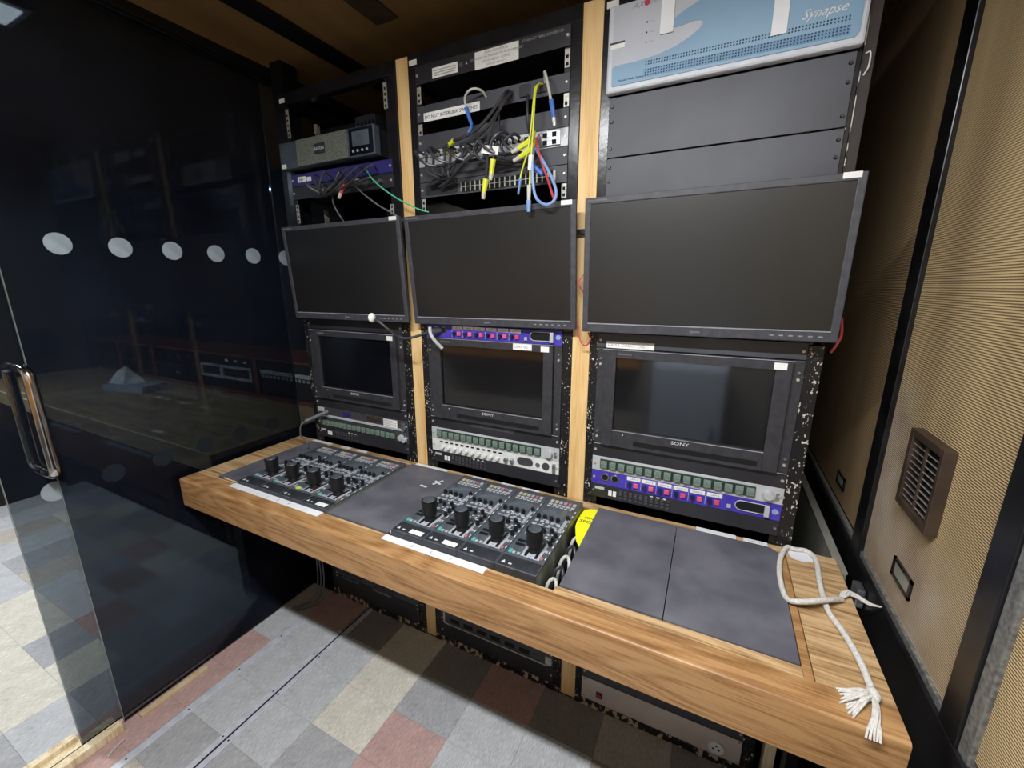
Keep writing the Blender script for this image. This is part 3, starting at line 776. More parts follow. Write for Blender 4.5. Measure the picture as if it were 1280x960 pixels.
def violet(x, z, label, front=False):
    h = .0445
    t = device('microphone_amplifier', label, 'amplifier', x, z, h, 'purple')
    for cx, mm in ((.041, 'dark'), (.070, 'steel')):
        obj('connector', B().cyl((cx, 0, .027), (cx, -.004, .027), .0125, .0115, 20, .001), K['steel'], t, smooth=True)
        obj('connector_insert', B().cyl((cx, -.004, .027), (cx, -.0052, .027), .009, n=16), K['dark'], t)
    for i in range(6):
        xs = .104 + i * .0418
        obj('label', B().box(xs, xs + .037, -.0012, 0, .031, .042), K['label'], t)
        text(t, ['CAM 1', 'CAM 2', 'CAM 3', 'CAM 4', 'CAM 5', 'CAM 6'][i], .0078, (xs + .0185, -.0014, .0338), K['inkfaint'], align='CENTER')
        obj('knob', B().cyl((xs + .008, 0, .019), (xs + .008, -.010, .019), .0062, .0055, 12), K['blueknob'], t, smooth=True)
        obj('button', B().box(xs + .019, xs + .032, -.006, 0, .012, .025, .0012), K['pink'], t)
        obj('divider', B().box(xs - .0032, xs - .0022, -.0008, 0, .006, .042), K['lightgrey'], t)
    obj('key', B().box(.362, .372, -.004, 0, .010, .020, .0008), K['btnlight'], t)
    # rounded handle slot
    sl = [(.384, .022)]
    pts = []
    for a in range(90, 271, 20): pts.append((.394 + .013 * math.cos(R(a)), .024 + .013 * math.sin(R(a))))
    for a in range(-90, 91, 20): pts.append((.440 + .013 * math.cos(R(a)), .024 + .013 * math.sin(R(a))))
    obj('handle_recess', B().prism(pts, -.0015, -.0002, 'y'), K['dark'], t)
    rim = [(a, -.002, b) for a, b in pts] + [(pts[0][0], -.002, pts[0][1])]
    obj('recess_rim', B().tube(rim, .0012, 6, 1), K['silverpanel'], t)
    obj('catch', B().box(.446, .457, -.010, 0, .008, .038, .0015), K['silverpanel'], t)
    obj('badge', B().cyl((.470, 0, .024), (.470, -.001, .024), .0075, n=16), K['bluepale'], t)
    return t
violet(X3, .8352, 'violet microphone amplifier with six pink buttons in the right rack')
violet(X2, 1.2410, 'violet microphone amplifier directly under the middle flat monitor')
# white mixer panel in middle rack
t = device('mixer_panel', 'white panel with a row of round knobs in the middle rack', 'mixer', X2, .8352, .0445, 'whitepanel')
kn = shared('mixknob', lambda: (lambda q: (q.materials.append(K['whitepanel']), q)[1])(B().cyl((0, 0, 0), (0, -.013, 0), .0078, .0066, 16, .001).mesh('knob', True)))
for i in range(12):
    obj('slot', B().box(.035 + i * .0215, .047 + i * .0215, -.0012, 0, .034, .039), K['dark'], t)
    if i < 10: obj('knob', kn, None, t, (.048 + i * .0245, 0, .019))
for cx in (.300, .322):
    obj('knob', B().cyl((cx, 0, .019), (cx, -.012, .019), .0080, .0066, 16, .001), K['steel'], t, smooth=True)
pts = []
for a in range(90, 271, 20): pts.append((.352 + .013 * math.cos(R(a)), .024 + .013 * math.sin(R(a))))
for a in range(-90, 91, 20): pts.append((.382 + .013 * math.cos(R(a)), .024 + .013 * math.sin(R(a))))
obj('speaker_grille', B().prism(pts, -.0016, -.0002, 'y'), K['bezel'], t)
obj('socket', B().cyl((.412, 0, .022), (.412, -.003, .022), .0075, n=16), K['steel'], t)
obj('connector', B().cyl((.439, 0, .022), (.439, -.003, .022), .012, n=20), K['bezel'], t)
obj('catch', B().box(.462, .472, -.008, 0, .006, .036, .0015), K['steel'], t)

def keypad(x, label):
    t = device('key_panel', label, 'control panel', x, .7935, .0412, 'blackpanel', smat='steel')
    obj('maker_plate', B().box(.012, .040, -.001, 0, .026, .034), K['silverpanel'], t)
    obj('key', B().box(.053, .063, -.003, 0, .012, .028, .0006), K['label'], t); obj('key', B().box(.066, .076, -.003, 0, .012, .028, .0006), K['label'], t)
    for r_ in range(3):
        for c in range(10):
            obj('small_key', shared('smallkey', lambda: (lambda q: (q.materials.append(K['bezel']), q)[1])(B().box(-.0042, .0042, -.003, 0, -.0032, .0032, .0006).mesh('small_key'))), None, t, (.088 + c * .0145, 0, .032 - r_ * .0105))
    b = B()
    for c in range(9): b.box(.084 + c * .0145, .090 + c * .0145, -.0006, 0, .0265, .0275)
    for c in range(3): b.box(.170 + c * .0175, .178 + c * .0175, -.0006, 0, .034, .038)
    obj('printed_marks', b, K['white'], t, kind='stuff')
    return t
keypad(X1, 'black key panel with tiny keys low in the left rack'); keypad(X2, 'black key panel with tiny keys under the white mixer panel'); keypad(X3, 'black key panel with tiny keys under the violet amplifier in right rack')

# ---- rack 2 upper
t = device('fibre_panel', 'black rack unit with two white paper labels at the top of middle rack', 'network unit', X2, 1.990, .0465, 'blackpanel')
lb = obj('label', B().box(.063, .150, -.0012, 0, .006, .032), K['label'], t)
for k in range(3): obj('printed_line', B().box(.068, .145, -.0016, -.0012, .011 + k * .006, .0135 + k * .006), K['inkfaint'], lb)
lb = obj('label', B().box(.207, .340, -.0012, 0, -.001, .041), K['label'], t)
for k, s_ in enumerate(['FOR X COM PORT 8', 'CONNECT ON PREMIUM TO PC-PROMINENT', 'NO EXTERNAL COMMS', 'SWITCH 4 PORT 4']):
    text(t, s_, .0078, (.2735, -.0015, .032 - k * .0098), K['inkfaint'], align='CENTER')
text(t, 'ETHERNET FIBRE CONVERTER', .0085, (.350, -.0002, .034), K['lip'])
screw(t, .163, .020, 0); obj('lamp', B().cyl((.180, 0, .021), (.180, -.002, .021), .002, n=8), K['white'], t)
obj('socket', B().cyl((.163, 0, .020), (.163, -.004, .020), .006, n=14), K['steel'], t)
t = device('cable_shelf', 'grey steel shelf with white label about interlinking switches', 'shelf', X2, 1.8895, .044, 'greypanel')
obj('label', B().box(.026, .220, -.0012, 0, -.001, .0225), K['label'], t)
text(t, 'DO NOT INTERLINK SWITCHES', .0128, (.030, -.0015, .006), K['ink'])
obj('bracket', B().box(.345, .375, -.006, 0, .008, .036, .001).box(.39, .42, -.004, 0, .01, .034, .001), K['blackpanel'], t)
blank(X2, 1.8105, .0445, '', 'greypanel')
t = device('patch_bay', 'patch panel crowded with looping black cables in middle rack', 'network unit', X2, 1.766, .0440, 'silverpanel')
for i in range(20): obj('port', shared('port', lambda: (lambda q: (q.materials.append(K['dark']), q)[1])(B().box(-.006, .006, -.0012, 0, -.006, .006).mesh('port'))), None, t, (.03 + i * .0185, -.0002, .030))
md = obj('uplink_module', B().box(.405, .462, -.006, 0, .004, .040, .001), K['steel'], t)
for dx in (0, .026):
    for dz in (.012, .030): obj('port', B().box(.414 + dx, .426 + dx, -.0068, -.006, dz - .0055, dz + .0055), K['dark'], md)
blank(X2, 1.7220, .0435, '', 'greypanel')
t = device('network_switch', 'network switch with two rows of ports above the middle flat monitor', 'network unit', X2, 1.678, .0435, 'bezel')
obj('port_frame', B().box(.150, .450, -.002, 0, .006, .032, .0006), K['zinc'], t)
for r_ in range(2):
    for i in range(18): obj('port', _cache['port'], None, t, (.160 + i * .0163, -.002, .012 + r_ * .014), )
obj('status_panel', B().box(.02, .14, -.001, 0, .006, .036), K['blackpanel'], t)

# cables
def cable(label, pts, r, m, group=None, cat='cable', name='patch_cable', boots=()):
    c = obj(name, B().tube(pts, r, 8, 6), K[m], smooth=True)
    tag(c, label, cat, group)
    for a, b_, rr, mm, nm in boots:
        obj(nm, B().tube([a, ((Vector(a) + Vector(b_)) / 2), b_], rr, 8, 1, rr * .72), K[mm], c)
    return c
cable('white cable arching over the shelf label to a blue plug', [(.571, -.03, 1.889), (.570, -.035, 1.913), (.586, -.04, 1.926), (.604, -.035, 1.930), (.617, -.02, 1.927), (.620, -.004, 1.918)], .0032, 'cablegrey', boots=[((.571, -.03, 1.890), (.591, -.035, 1.842), .0062, 'bluec', 'plug_boot'), ((.591, -.035, 1.842), (.573, -.035, 1.815), .005, 'bluec', 'plug')])
cable('white cable hanging at the right of middle rack with blue plug', [(.827, -.04, 1.858), (.822, -.045, 1.885), (.815, -.045, 1.911), (.808, -.04, 1.928), (.800, -.02, 1.930), (.795, -.004, 1.92)], .0036, 'cablegrey', boots=[((.827, -.04, 1.862), (.836, -.045, 1.820), .0068, 'bluec', 'plug_boot'), ((.836, -.045, 1.820), (.839, -.045, 1.802), .0055, 'clear', 'plug')])
cable('thin yellow fibre ending in a pale blue connector, left of the pair', [(.785, -.005, 1.918), (.780, -.03, 1.905), (.783, -.05, 1.867), (.781, -.055, 1.821), (.777, -.06, 1.774), (.769, -.06, 1.738), (.753, -.055, 1.703), (.743, -.05, 1.668)], .0022, 'yellow', boots=[((.749, -.053, 1.69), (.741, -.05, 1.650), .004, 'bluepale', 'connector')])
cable('thin yellow fibre hanging lowest over the flat monitor edge', [(.790, -.004, 1.918), (.786, -.03, 1.908), (.787, -.05, 1.875), (.788, -.06, 1.818), (.789, -.07, 1.761), (.785, -.07, 1.715), (.783, -.07, 1.668), (.781, -.07, 1.630)], .0022, 'yellow', boots=[((.786, -.068, 1.735), (.783, -.07, 1.70), .0075, 'label', 'tag'), ((.782, -.07, 1.665), (.781, -.07, 1.628), .0062, 'clear', 'connector'), ((.781, -.07, 1.628), (.781, -.07, 1.600), .0068, 'bluepale', 'connector_cap')])
for n_, (a, b_) in enumerate([((.775, -.05, 1.775), (.745, -.06, 1.758)), ((.778, -.055, 1.753), (.750, -.06, 1.737))]):
    cable('yellow network plug %s of the two bunched at the fibre' % ['upper', 'lower'][n_], [(.779, -.03, 1.80 - n_ * .02), a, b_], .0045, 'yellow', boots=[(a, b_, .009, 'yellow', 'plug_boot'), (b_, (b_[0] - .017, -.064, b_[2] - .008), .0065, 'clear', 'plug')])
cable('red cable running down right over the network switch', [(.780, -.004, 1.802), (.793, -.05, 1.766), (.814, -.06, 1.714), (.828, -.055, 1.676), (.842, -.05, 1.633), (.845, -.02, 1.615)], .0032, 'redc')
cable('pale blue cable looping down over the flat monitor top', [(.773, -.004, 1.795), (.787, -.06, 1.736), (.792, -.07, 1.676), (.804, -.075, 1.632), (.833, -.08, 1.612), (.854, -.075, 1.622), (.856, -.07, 1.646), (.840, -.07, 1.684), (.814, -.06, 1.723), (.787, -.04, 1.758), (.768, -.004, 1.795)], .0038, 'bluepale', boots=[((.785, -.05, 1.715), (.812, -.055, 1.69), .0065, 'bluec', 'plug')])
cable('thick black cable falling left from the shelf onto the patch panel', [(.690, -.006, 1.92), (.688, -.03, 1.903), (.658, -.04, 1.864), (.62, -.05, 1.828), (.574, -.05, 1.813), (.52, -.04, 1.808)], .0044, 'cable', boots=[((.535, -.043, 1.81), (.512, -.04, 1.80), .007, 'yellow', 'plug_boot')])
cable('second thick black cable falling left under the first one', [(.700, -.006, 1.915), (.698, -.03, 1.894), (.655, -.05, 1.832), (.606, -.04, 1.809), (.547, -.03, 1.800)], .0044, 'cable')
cable('black cable hanging to a yellow plug above the monitor, the lower one', [(.695, -.006, 1.915), (.689, -.03, 1.89), (.670, -.05, 1.84), (.655, -.06, 1.791), (.655, -.065, 1.731), (.646, -.06, 1.690)], .0038, 'cable', boots=[((.648, -.06, 1.695), (.640, -.06, 1.660), .0085, 'yellow', 'plug_boot'), ((.640, -.06, 1.660), (.638, -.06, 1.645), .0065, 'clear', 'plug')])
cable('black cable hanging to a yellow plug above the monitor, the higher one', [(.672, -.006, 1.880), (.674, -.03, 1.868), (.682, -.05, 1.809), (.677, -.065, 1.758), (.672, -.065, 1.735)], .0036, 'cable', boots=[((.673, -.065, 1.74), (.667, -.065, 1.704), .0085, 'yellow', 'plug_boot'), ((.667, -.065, 1.704), (.664, -.065, 1.690), .0065, 'clear', 'plug')])
cable('black cable dropping straight from the shelf to the patch panel', [(.748, -.006, 1.90), (.756, -.03, 1.87), (.759, -.03, 1.823), (.757, -.006, 1.797)], .004, 'cable')
o = obj('cable_tag', B().box(-.026, .026, -.001, 0, -.010, .010), K['label'], loc=(.668, -.072, 1.762), rot=(0, R(12), 0)); tag(o, 'white flag label on the cables before the patch panel', 'tag')
random.seed(11)
for i in range(18):
    xs = X2 + .03 + i * .0185 * 1.02
    ex = X2 + .035 + (i % 6) * .013; ez = 1.700 + (i % 5) * .006
    d = .03 + random.random() * .035; mid = (xs + ex) / 2
    sag = 1.752 - random.random() * .03
    pts = [(xs, -.004, 1.796), (xs + .004, -d * .8, 1.796 + random.random() * .008), (xs + .012, -d, 1.775), (mid + .02, -d - .008, sag), (ex + .05, -d * .8, ez + .012), (ex, -.022, ez)]
    if i % 3 == 0: pts = [(xs, -.004, 1.796), (xs - .006, -d, 1.800), (xs + .02, -d - .012, 1.768), (xs + .055, -d, 1.752), (xs + .085, -.02, 1.760)]
    if i > 11 and i % 3: pts = [(xs, -.004, 1.796), (xs - .01, -d, 1.803), (xs - .04, -d - .01, 1.775), (xs - .02, -d, 1.745), (xs + .03, -.012, 1.738)]
    cable('black network cable looping over the patch panel', pts, .0040, 'cable', 'black cables looping over the patch panel', boots=[((xs, -.004, 1.796), (xs, -.014, 1.797), .0055, 'yellow' if i in (4, 5, 14) else 'clear', 'plug')])
# rack 1 cables
for i in range(12):
    xs = X1 + .15 + i * .0255; d = .03 + random.random() * .03
    ex = X1 + .19 + random.random() * .05
    cable('dark cable drooping from the violet unit in the left rack', [(xs, -.015, 1.7435 + (i % 2) * .03), (xs + .003, -d, 1.75 + (i % 2) * .03), ((xs + ex) / 2, -d - .01, 1.735 - random.random() * .012), (ex - .02 * (i % 3), -.03, 1.712)], .0034, 'cable' if i % 4 else 'cabledg', 'dark cables under the power unit')
cable('green cable trailing right from left rack to the middle rack', [(.170, -.01, 1.778), (.214, -.04, 1.748), (.258, -.05, 1.716), (.311, -.04, 1.68), (.379, -.03, 1.646), (.414, -.012, 1.634)], .0022, 'green')
cable('grey cable trailing right towards the flat monitor corner', [(.108, -.01, 1.742), (.183, -.045, 1.70), (.243, -.04, 1.66), (.288, -.03, 1.636), (.315, -.02, 1.615)], .0026, 'cabledg')
cable('thin grey cable hanging behind the left flat monitor', [(.003, -.006, 1.735), (.022, -.03, 1.694), (.040, -.03, 1.659), (.049, -.012, 1.626)], .0024, 'cabledg')
cable('red plug with clear tip hanging under the power unit', [(.120, -.012, 1.765), (.112, -.045, 1.748), (.103, -.05, 1.733)], .003, 'cable', boots=[((.105, -.05, 1.738), (.086, -.05, 1.712), .0085, 'redc', 'plug_boot'), ((.086, -.05, 1.712), (.075, -.05, 1.697), .0065, 'clear', 'plug')])

# ---- rack 3 upper
t = thing('router_unit', 'blue and grey fronted unit with white tape strips atop the right rack', 'video unit', (X3, -.022, 1.860))
H4 = .1765
obj('front_cover', B().box(-.006, .488, 0, .0205, -.002, H4, .005), K['borderw'], t)
obj('chassis', B().box(.02, PW - .02, .0255, .35, .002, H4 - .004), K['black'], t)
z_ = 1.860
gp = [(.008, 1.913 - z_), (.008, 2.031 - z_), (.470, 2.031 - z_), (.470, 1.90 - z_)]
obj('grey_field', B().box(.006, .476, -.0008, .0, 1.873 - z_, 2.031 - z_), K['lightgrey'], t)
bl = [(.010, 1.871), (.008, 1.874), (.008, 1.910), (.012, 1.9135), (.06, 1.913), (.107, 1.917), (.145, 1.925), (.174, 1.937), (.192, 1.948), (.199, 1.957), (.196, 1.963), (.182, 1.966), (.160, 1.963), (.142, 1.962), (.136, 1.967), (.137, 1.975), (.146, 1.984), (.165, 1.992), (.21, 2.008), (.26, 2.022), (.32, 2.031), (.468, 2.031), (.477, 2.024), (.477, 1.880), (.470, 1.871)]
obj('blue_field', B().prism([(a, b_ - z_) for a, b_ in bl], -.0018, -.0004, 'y'), K['blue'], t)
obj('printed_band', B().box(.08, .462, -.0021, -.0018, 1.8770 - z_, 1.8835 - z_ + .010), K['bluedk'], t)
hb = B()
for row in range(6):
    for c in range(66):
        if row == 3: continue
        xx = .084 + c * .00573; zz = 1.8795 - z_ + row * .0054
        hb.box(xx, xx + .0026, -.0026, -.002, zz, zz + .0026)
obj('vent_holes', hb, K['holes'], t, kind='stuff')
text(t, 'AXON', .016, (.048, -.0010, 2.018 - z_), K['inkfaint'], shear=.3, stretch=1.1)
obj('red_dot', B().cyl((.079, -.0008, 2.024 - z_), (.079, -.0016, 2.024 - z_), .006, n=16), K['red'], t)
text(t, 'Synapse', .023, (.378, -.0020, 1.919 - z_), K['white'], shear=.45, stretch=1.0)
text(t, 'Modular Media System', .0065, (.022, -.0020, 1.8785 - z_), K['holes'])
for zz in (1.986, 1.966, 1.947):
    obj('indicator', B().cyl((.082, -.0008, zz - z_), (.082, -.002, zz - z_), .0016, n=8), K['dark'], t)
    obj('printed_line', B().box(.090, .097, -.0011, -.0008, zz - z_ - .0006, zz - z_ + .0006), K['inkfaint'], t)
obj('label', B().box(.000, .034, -.0016, -.0008, 1.958 - z_, 1.9615 - z_), K['ink'], t); obj('label', B().box(.002, .034, -.0016, -.0008, 1.948 - z_, 1.9575 - z_), K['label'], t)
for k, (a, b_, c_) in enumerate([(.111, .139, 1.954), (.329, .356, 1.9025)]):
    o = obj('tape_strip', B().box(a, b_, -.0040, -.0030, c_ - z_, 2.060 - z_ + .01), K['tape'], loc=(X3, -.022, 1.860))
    tag(o, ['shorter white tape strip hanging over the grey part of blue unit', 'longer white tape strip hanging over the blue part of blue unit'][k], 'tape')
b3 = blank(X3, 1.7225, .1335, '', 'greypanel', sm='black')
b4 = blank(X3, 1.5885, .1315, '', 'greypanel', sm='black')
for x_, lab in ((X1, 'left'), (X2, 'middle'), (X3, 'right')):
    blank(x_, 1.2865, .300, '', 'blackpanel')

# ------------------------------------------------------------------ flat monitors
MW, MH = .5572, .3321
def flatmon(x, y, z, yaw, pitch, roll, label):
    t = bpy.data.objects.new('flat_monitor', None); COL.objects.link(t); t.rotation_mode = 'XYZ'
    t.location = (x, y, z); t.rotation_euler = (pitch, roll, yaw); tag(t, label, 'monitor', 'three flat monitors across the racks')
    hw, hh = MW / 2, MH / 2; bz = .0155; bb = .024
    fr = B().box(-hw, -hw + bz, 0, .012, -hh, hh, .002).box(hw - bz, hw, 0, .012, -hh, hh, .002).box(-hw + bz - .002, hw - bz + .002, 0, .012, hh - bz, hh, .002).box(-hw + bz - .002, hw - bz + .002, 0, .012, -hh, -hh + bb, .002)
    f_ = obj('bezel', fr, K['bezel'], t)
    obj('bezel_lip', B().box(-hw + bz - .001, hw - bz + .001, -.0012, -.0001, -hh + bb - .0025, -hh + bb + .0002), K['lip'], f_)
    obj('screen', B().box(-hw + bz - .001, hw - bz + .001, .0020, .006, -hh + bb - .001, hh - bz + .001), K['screen'], t)
    obj('rear_shell', B().box(-hw + .004, hw - .004, .0122, .021, -hh + .004, hh - .004, .004), K['black'], t)
    text(t, 'iiyama', .0088, (0, -.0004, -hh + .009), K['lip'], align='CENTER')
    text(t, 'ProLite XUB2492HSU', .0052, (-hw + .008, -.0004, hh - .009), K['lip'])
    for k in range(6): obj('menu_button', B().box(hw - .125 + k * .018, hw - .117 + k * .018, -.0006, 0, -hh + .010, -hh + .0125), K['lip'], t)
    obj('label', B().box(hw - .040, hw - .010, -.0008, 0, hh - .0105, hh + .0005), K['label'], t)
    return t
flatmon(.0549, -.0506, 1.4555, .0008, .0525, -.0042, 'left flat monitor, partly seen against the smoked glass')
flatmon(.6272, -.0415, 1.4557, .0016, .0765, -.0088, 'middle flat monitor under the hanging fibre connectors')
flatmon(1.2094, -.0543, 1.4578, -.0026, .0364, -.0040, 'right flat monitor, largest in view, nearest the ribbed wall')
for x_, n_ in ((.0549, 'left'), (.6272, 'middle'), (1.2094, 'right')):
    t = thing('monitor_bracket', 'short black steel bracket behind the %s flat monitor' % n_, 'bracket', (x_, 0, 1.455))
    obj('plate', B().box(-.06, .06, -.0115, -.004, -.06, .06, .001), K['black'], t)
o = obj('steel_crossbar', B().box(.86, .965, -.0125, -.004, 1.545, 1.557, .001), K['black']); tag(o, 'short black steel bar joining the monitors across wood strip', 'bar')
cable('thin red wire twisted between the middle and right flat monitors', [(.923, -.015, 1.442), (.912, -.022, 1.426), (.913, -.025, 1.411), (.925, -.02, 1.390), (.930, -.010, 1.37)], .0018, 'redc', name='red_wire')
cable('thin red wire looped below the gap between flat monitors', [(.908, -.012, 1.315), (.914, -.02, 1.281), (.926, -.025, 1.255), (.940, -.025, 1.252), (.948, -.022, 1.268), (.938, -.008, 1.284)], .0020, 'redc', name='red_wire')
cable('red cable hanging behind right lower corner of right flat monitor', [(1.492, -.03, 1.344), (1.499, -.02, 1.309), (1.496, -.012, 1.287), (1.489, -.006, 1.267)], .0030, 'redc', name='red_wire')

# gooseneck microphone and its strap
t = thing('gooseneck_microphone', 'black gooseneck microphone with round white foam head before the left screens', 'microphone', (.43, -.008, 1.262))
def rel(p): return (p[0] - .43, p[1] + .008, p[2] - 1.262)
obj('stem', B().tube([rel(p) for p in [(.300, -.158, 1.308), (.317, -.155, 1.300), (.343, -.14, 1.273), (.356, -.12, 1.254), (.377, -.1, 1.248), (.402, -.07, 1.256), (.424, -.04, 1.268), (.432, -.010, 1.268)]], .0042, 10), K['cable'], t, smooth=True)
obj('foam_head', B().sphere(rel((.290, -.160, 1.314)), .0135, (.7, 1, 1.1)), K['label'], t, smooth=True)
obj('plug', B().cyl(rel((.418, -.05, 1.264)), rel((.436, -.008, 1.268)), .0095, .009, 16, .001), K['steel'], t, smooth=True)
obj('strap', B().tube([rel(p) for p in [(.433, -.058, 1.282), (.438, -.062, 1.262), (.450, -.060, 1.242), (.469, -.045, 1.214)]], .0055, 8), K['cablegrey'], t, smooth=True)
t = thing('gooseneck_lamp', 'thin gooseneck with grey barrel bending down to the left controls', 'lamp', (-.139, -.008, .91))
def rel2(p): return (p[0] + .139, p[1] + .008, p[2] - .91)
obj('barrel', B().cyl(rel2((-.136, -.012, .911)), rel2((-.180, -.088, .884)), .0078, .0078, 14, .001), K['cabledg'], t, smooth=True)
obj('stem', B().tube([rel2(p) for p in [(-.178, -.086, .885), (-.193, -.1, .868), (-.201, -.1, .824), (-.196, -.085, .80), (-.165, -.10, .778)]], .003, 8), K['cabledg'], t, smooth=True)

# ------------------------------------------------------------------ rope
rz = ZT + .0062
path = [(1.542, -.392), (1.540, -.336), (1.530, -.274), (1.516, -.219), (1.517, -.137), (1.525, -.042), (1.512, .002 - .01), (1.487, -.012), (1.467, -.020), (1.449, -.075), (1.441, -.145), (1.445, -.215), (1.467, -.231), (1.512, -.206), (1.548, -.170)]
P3 = []
for i, (a, b_) in enumerate(path):
    z = rz + (.011 if i in (12,) else 0)
    if i == 13: z = rz + .013
    if i == 8: z = rz + .004
    P3.append((a, b_, z))
t = thing('cotton_rope', 'white cotton rope looped on the right end of worktop with frayed tassel', 'rope', (1.50, -.2, ZT))
def rr(p): return (p[0] - 1.50, p[1] + .2, p[2] - ZT)
obj('cord', B().tube([rr(p) for p in P3], .0056, 10, 8), K['rope'], t, smooth=True)
kb = B()
for k in range(9):
    a = random.uniform(-.006, .006); c = random.uniform(-.004, .005)
    kb.tube([rr((1.545, -.172 + a * .4, rz)), rr((1.560 + a, -.150 + c, rz + .004 + c)), rr((1.575, -.146 + a, rz + .002)), rr((1.597 + a, -.157 + c * .6, rz - .002)), rr((1.612 + a * .5, -.165 + a * .2, rz + .003))], .0032, 6, 4, .0016)
obj('frayed_knot', kb, K['rope'], t, smooth=True)
tb = B()
tb.sphere(rr((1.541, -.405, rz + .002)), .0095, (1, 1.5, .8))
for k in range(26):
    u = k / 25; ang = -1.5 + u * 1.15 if k < 20 else -.05 + (k - 20) * .03
    L = .040 + u * .020 + random.random() * .012 if k < 20 else .085
    dirx = math.sin(ang) * .9; diry = -math.cos(ang)
    if k >= 20: dirx = -.28 + (k - 20) * .03; diry = -.95
    sx = 1.541 + random.uniform(-.004, .004)
    p0 = (sx, -.405, rz + random.uniform(-.002, .006)); p1 = (sx + dirx * L * .35 + random.uniform(-.004, .004), -.405 + diry * L * .45, rz + random.uniform(-.002, .008))
    p2 = (sx + dirx * L * .8, -.405 + diry * L * .8, rz - .003); p3 = (sx + dirx * L, max(-.405 + diry * L, -.482), rz - .005 if -.405 + diry * L > -.46 else rz - .010)
    tb.tube([rr(p0), rr(p1), rr(p2), rr(p3)], .0024, 6, 4, .0015)
obj('tassel', tb, K['rope'], t, smooth=True)

# ------------------------------------------------------------------ right wall items
t = thing('air_vent', 'square brown slatted air vent on the ribbed right wall', 'vent', (WX, -.1855, 1.07))
a0, a1, b0, b1 = -.0675, .0675, -.077, .077
fr = B().box(-.018, 0, a0, a0 + .010, b0, b1, .001).box(-.018, 0, a1 - .014, a1, b0, b1, .001).box(-.018, 0, a0 + .01, a1 - .014, b0, b0 + .014, .001).box(-.018, 0, a0 + .01, a1 - .014, b1 - .014, b1, .001)
obj('frame', fr, K['vent'], t); obj('back', B().box(-.003, -.001, a0 + .01, a1 - .014, b0 + .014, b1 - .014), K['dark'], t)
for k in range(11):
    zz = b0 + .019 + k * .0117
    s_ = obj('slat', shared('slat', lambda: (lambda q: (q.materials.append(K['slat']), q)[1])(B().box(-.005, .005, a0 + .010, a1 - .014, -.0008, .0008).mesh('slat'))), None, t, (-.010, 0, zz), (0, R(35), 0))
obj('centre_rib', B().box(-.016, -.012, -.004, .0, b0 + .014, b1 - .014), K['vent'], t)
for (yc, zc, ww, hh, lab) in [(-.176, .860, .088, .040, 'small black framed recess plate below the brown vent'), (.315, .848, .080, .036, 'small black framed recess plate on the darker wall behind racks')]:
    t = thing('wall_plate', lab, 'plate', (WX + (.006 if yc > 0 else 0), yc, zc))
    obj('frame', B().box(-.004, -.0002, -ww / 2, -ww / 2 + .008, -hh / 2, hh / 2).box(-.004, -.0002, ww / 2 - .008, ww / 2, -hh / 2, hh / 2).box(-.004, -.0002, -ww / 2, ww / 2, -hh / 2, -hh / 2 + .006).box(-.004, -.0002, -ww / 2, ww / 2, hh / 2 - .006, hh / 2), K['blackgloss'], t)
    obj('insert', B().box(-.002, -.0002, -ww / 2 + .008, ww / 2 - .008, -hh / 2 + .006, hh / 2 - .006), K['duct'], t)
t = thing('cable_duct', 'grey upright duct board between the right rack and the wall', 'duct', (1.585, -.02, 0))
obj('board', B().box(-.008, .008, 0, .75, .2, .742, .001), K['duct'], t)
obj('capping', B().box(-.010, .010, 0, .75, .7425, .748, .001), K['duct'], t)
o = obj('door_latch', B().box(1.600, 1.617, -.075, -.035, .70, .745, .003), K['steel']); tag(o, 'dark steel latch in the gap beside the worktop corner', 'latch')

# ------------------------------------------------------------------ under desk
def under(x, z, h, m, label, cat='panel', name='rack_unit'):
    return device(name, label, cat, x, z, h, m, ch=True, depth=.25)
t = under(X1, .030, .085, 'blackpanel', 'scuffed black unit at the bottom of the left rack', 'unit')
t = under(X1, .1165, .0885, 'bezel', 'black unit with two silver handles under the left of worktop', 'unit')
for cx in (.12, .30):
    obj('handle', B().tube([(cx - .05, 0, .018), (cx - .05, -.02, .018), (cx + .05, -.02, .018), (cx + .05, 0, .018)], .004, 8, 1), K['steel'], t)
t = under(X2, .030, .066, 'blackpanel', 'plain black unit at the bottom of the middle rack', 'unit')
t = under(X2, .098, .106, 'bezel', 'framed black unit with thin metal edge under the middle of worktop', 'unit')
obj('metal_edge', B().box(.02, PW - .02, -.006, 0, .002, .006, .001), K['zinc'], t)
obj('metal_edge', B().box(.016, .024, -.004, 0, .006, .06, .001), K['zinc'], t); obj('metal_edge', B().box(PW - .030, PW - .006, -.004, 0, .006, .04, .001), K['zinc'], t)
for k in range(6): obj('slot', B().box(.05 + k * .06, .09 + k * .06, -.002, 0, .014, .030), K['dark'], t)
t = under(X3, .030, .088, 'beige', 'beige-grey panel with red rocker switch and round socket under the right of worktop', 'unit', 'mains_panel')
sw = obj('rocker_switch', B().box(.052, .072, -.004, 0, .026, .048, .001), K['blackpanel'], t)
obj('rocker', B().box(.055, .069, -.008, -.004, .029, .045, .0015), K['red'], sw)
sk = obj('mains_socket', B().cyl((.418, 0, .030), (.418, -.004, .030), .022, n=24), K['whitepanel'], t, smooth=True)
for dx, dz in ((-.008, -.003), (.008, -.003), (0, .009)): obj('pin_hole', B().cyl((.418 + dx, -.004, .030 + dz), (.418 + dx, -.005, .030 + dz), .0028, n=8), K['dark'], sk)
t = under(X3, .1215, .045, 'bezel', 'dark grey unit above the beige mains panel', 'unit')
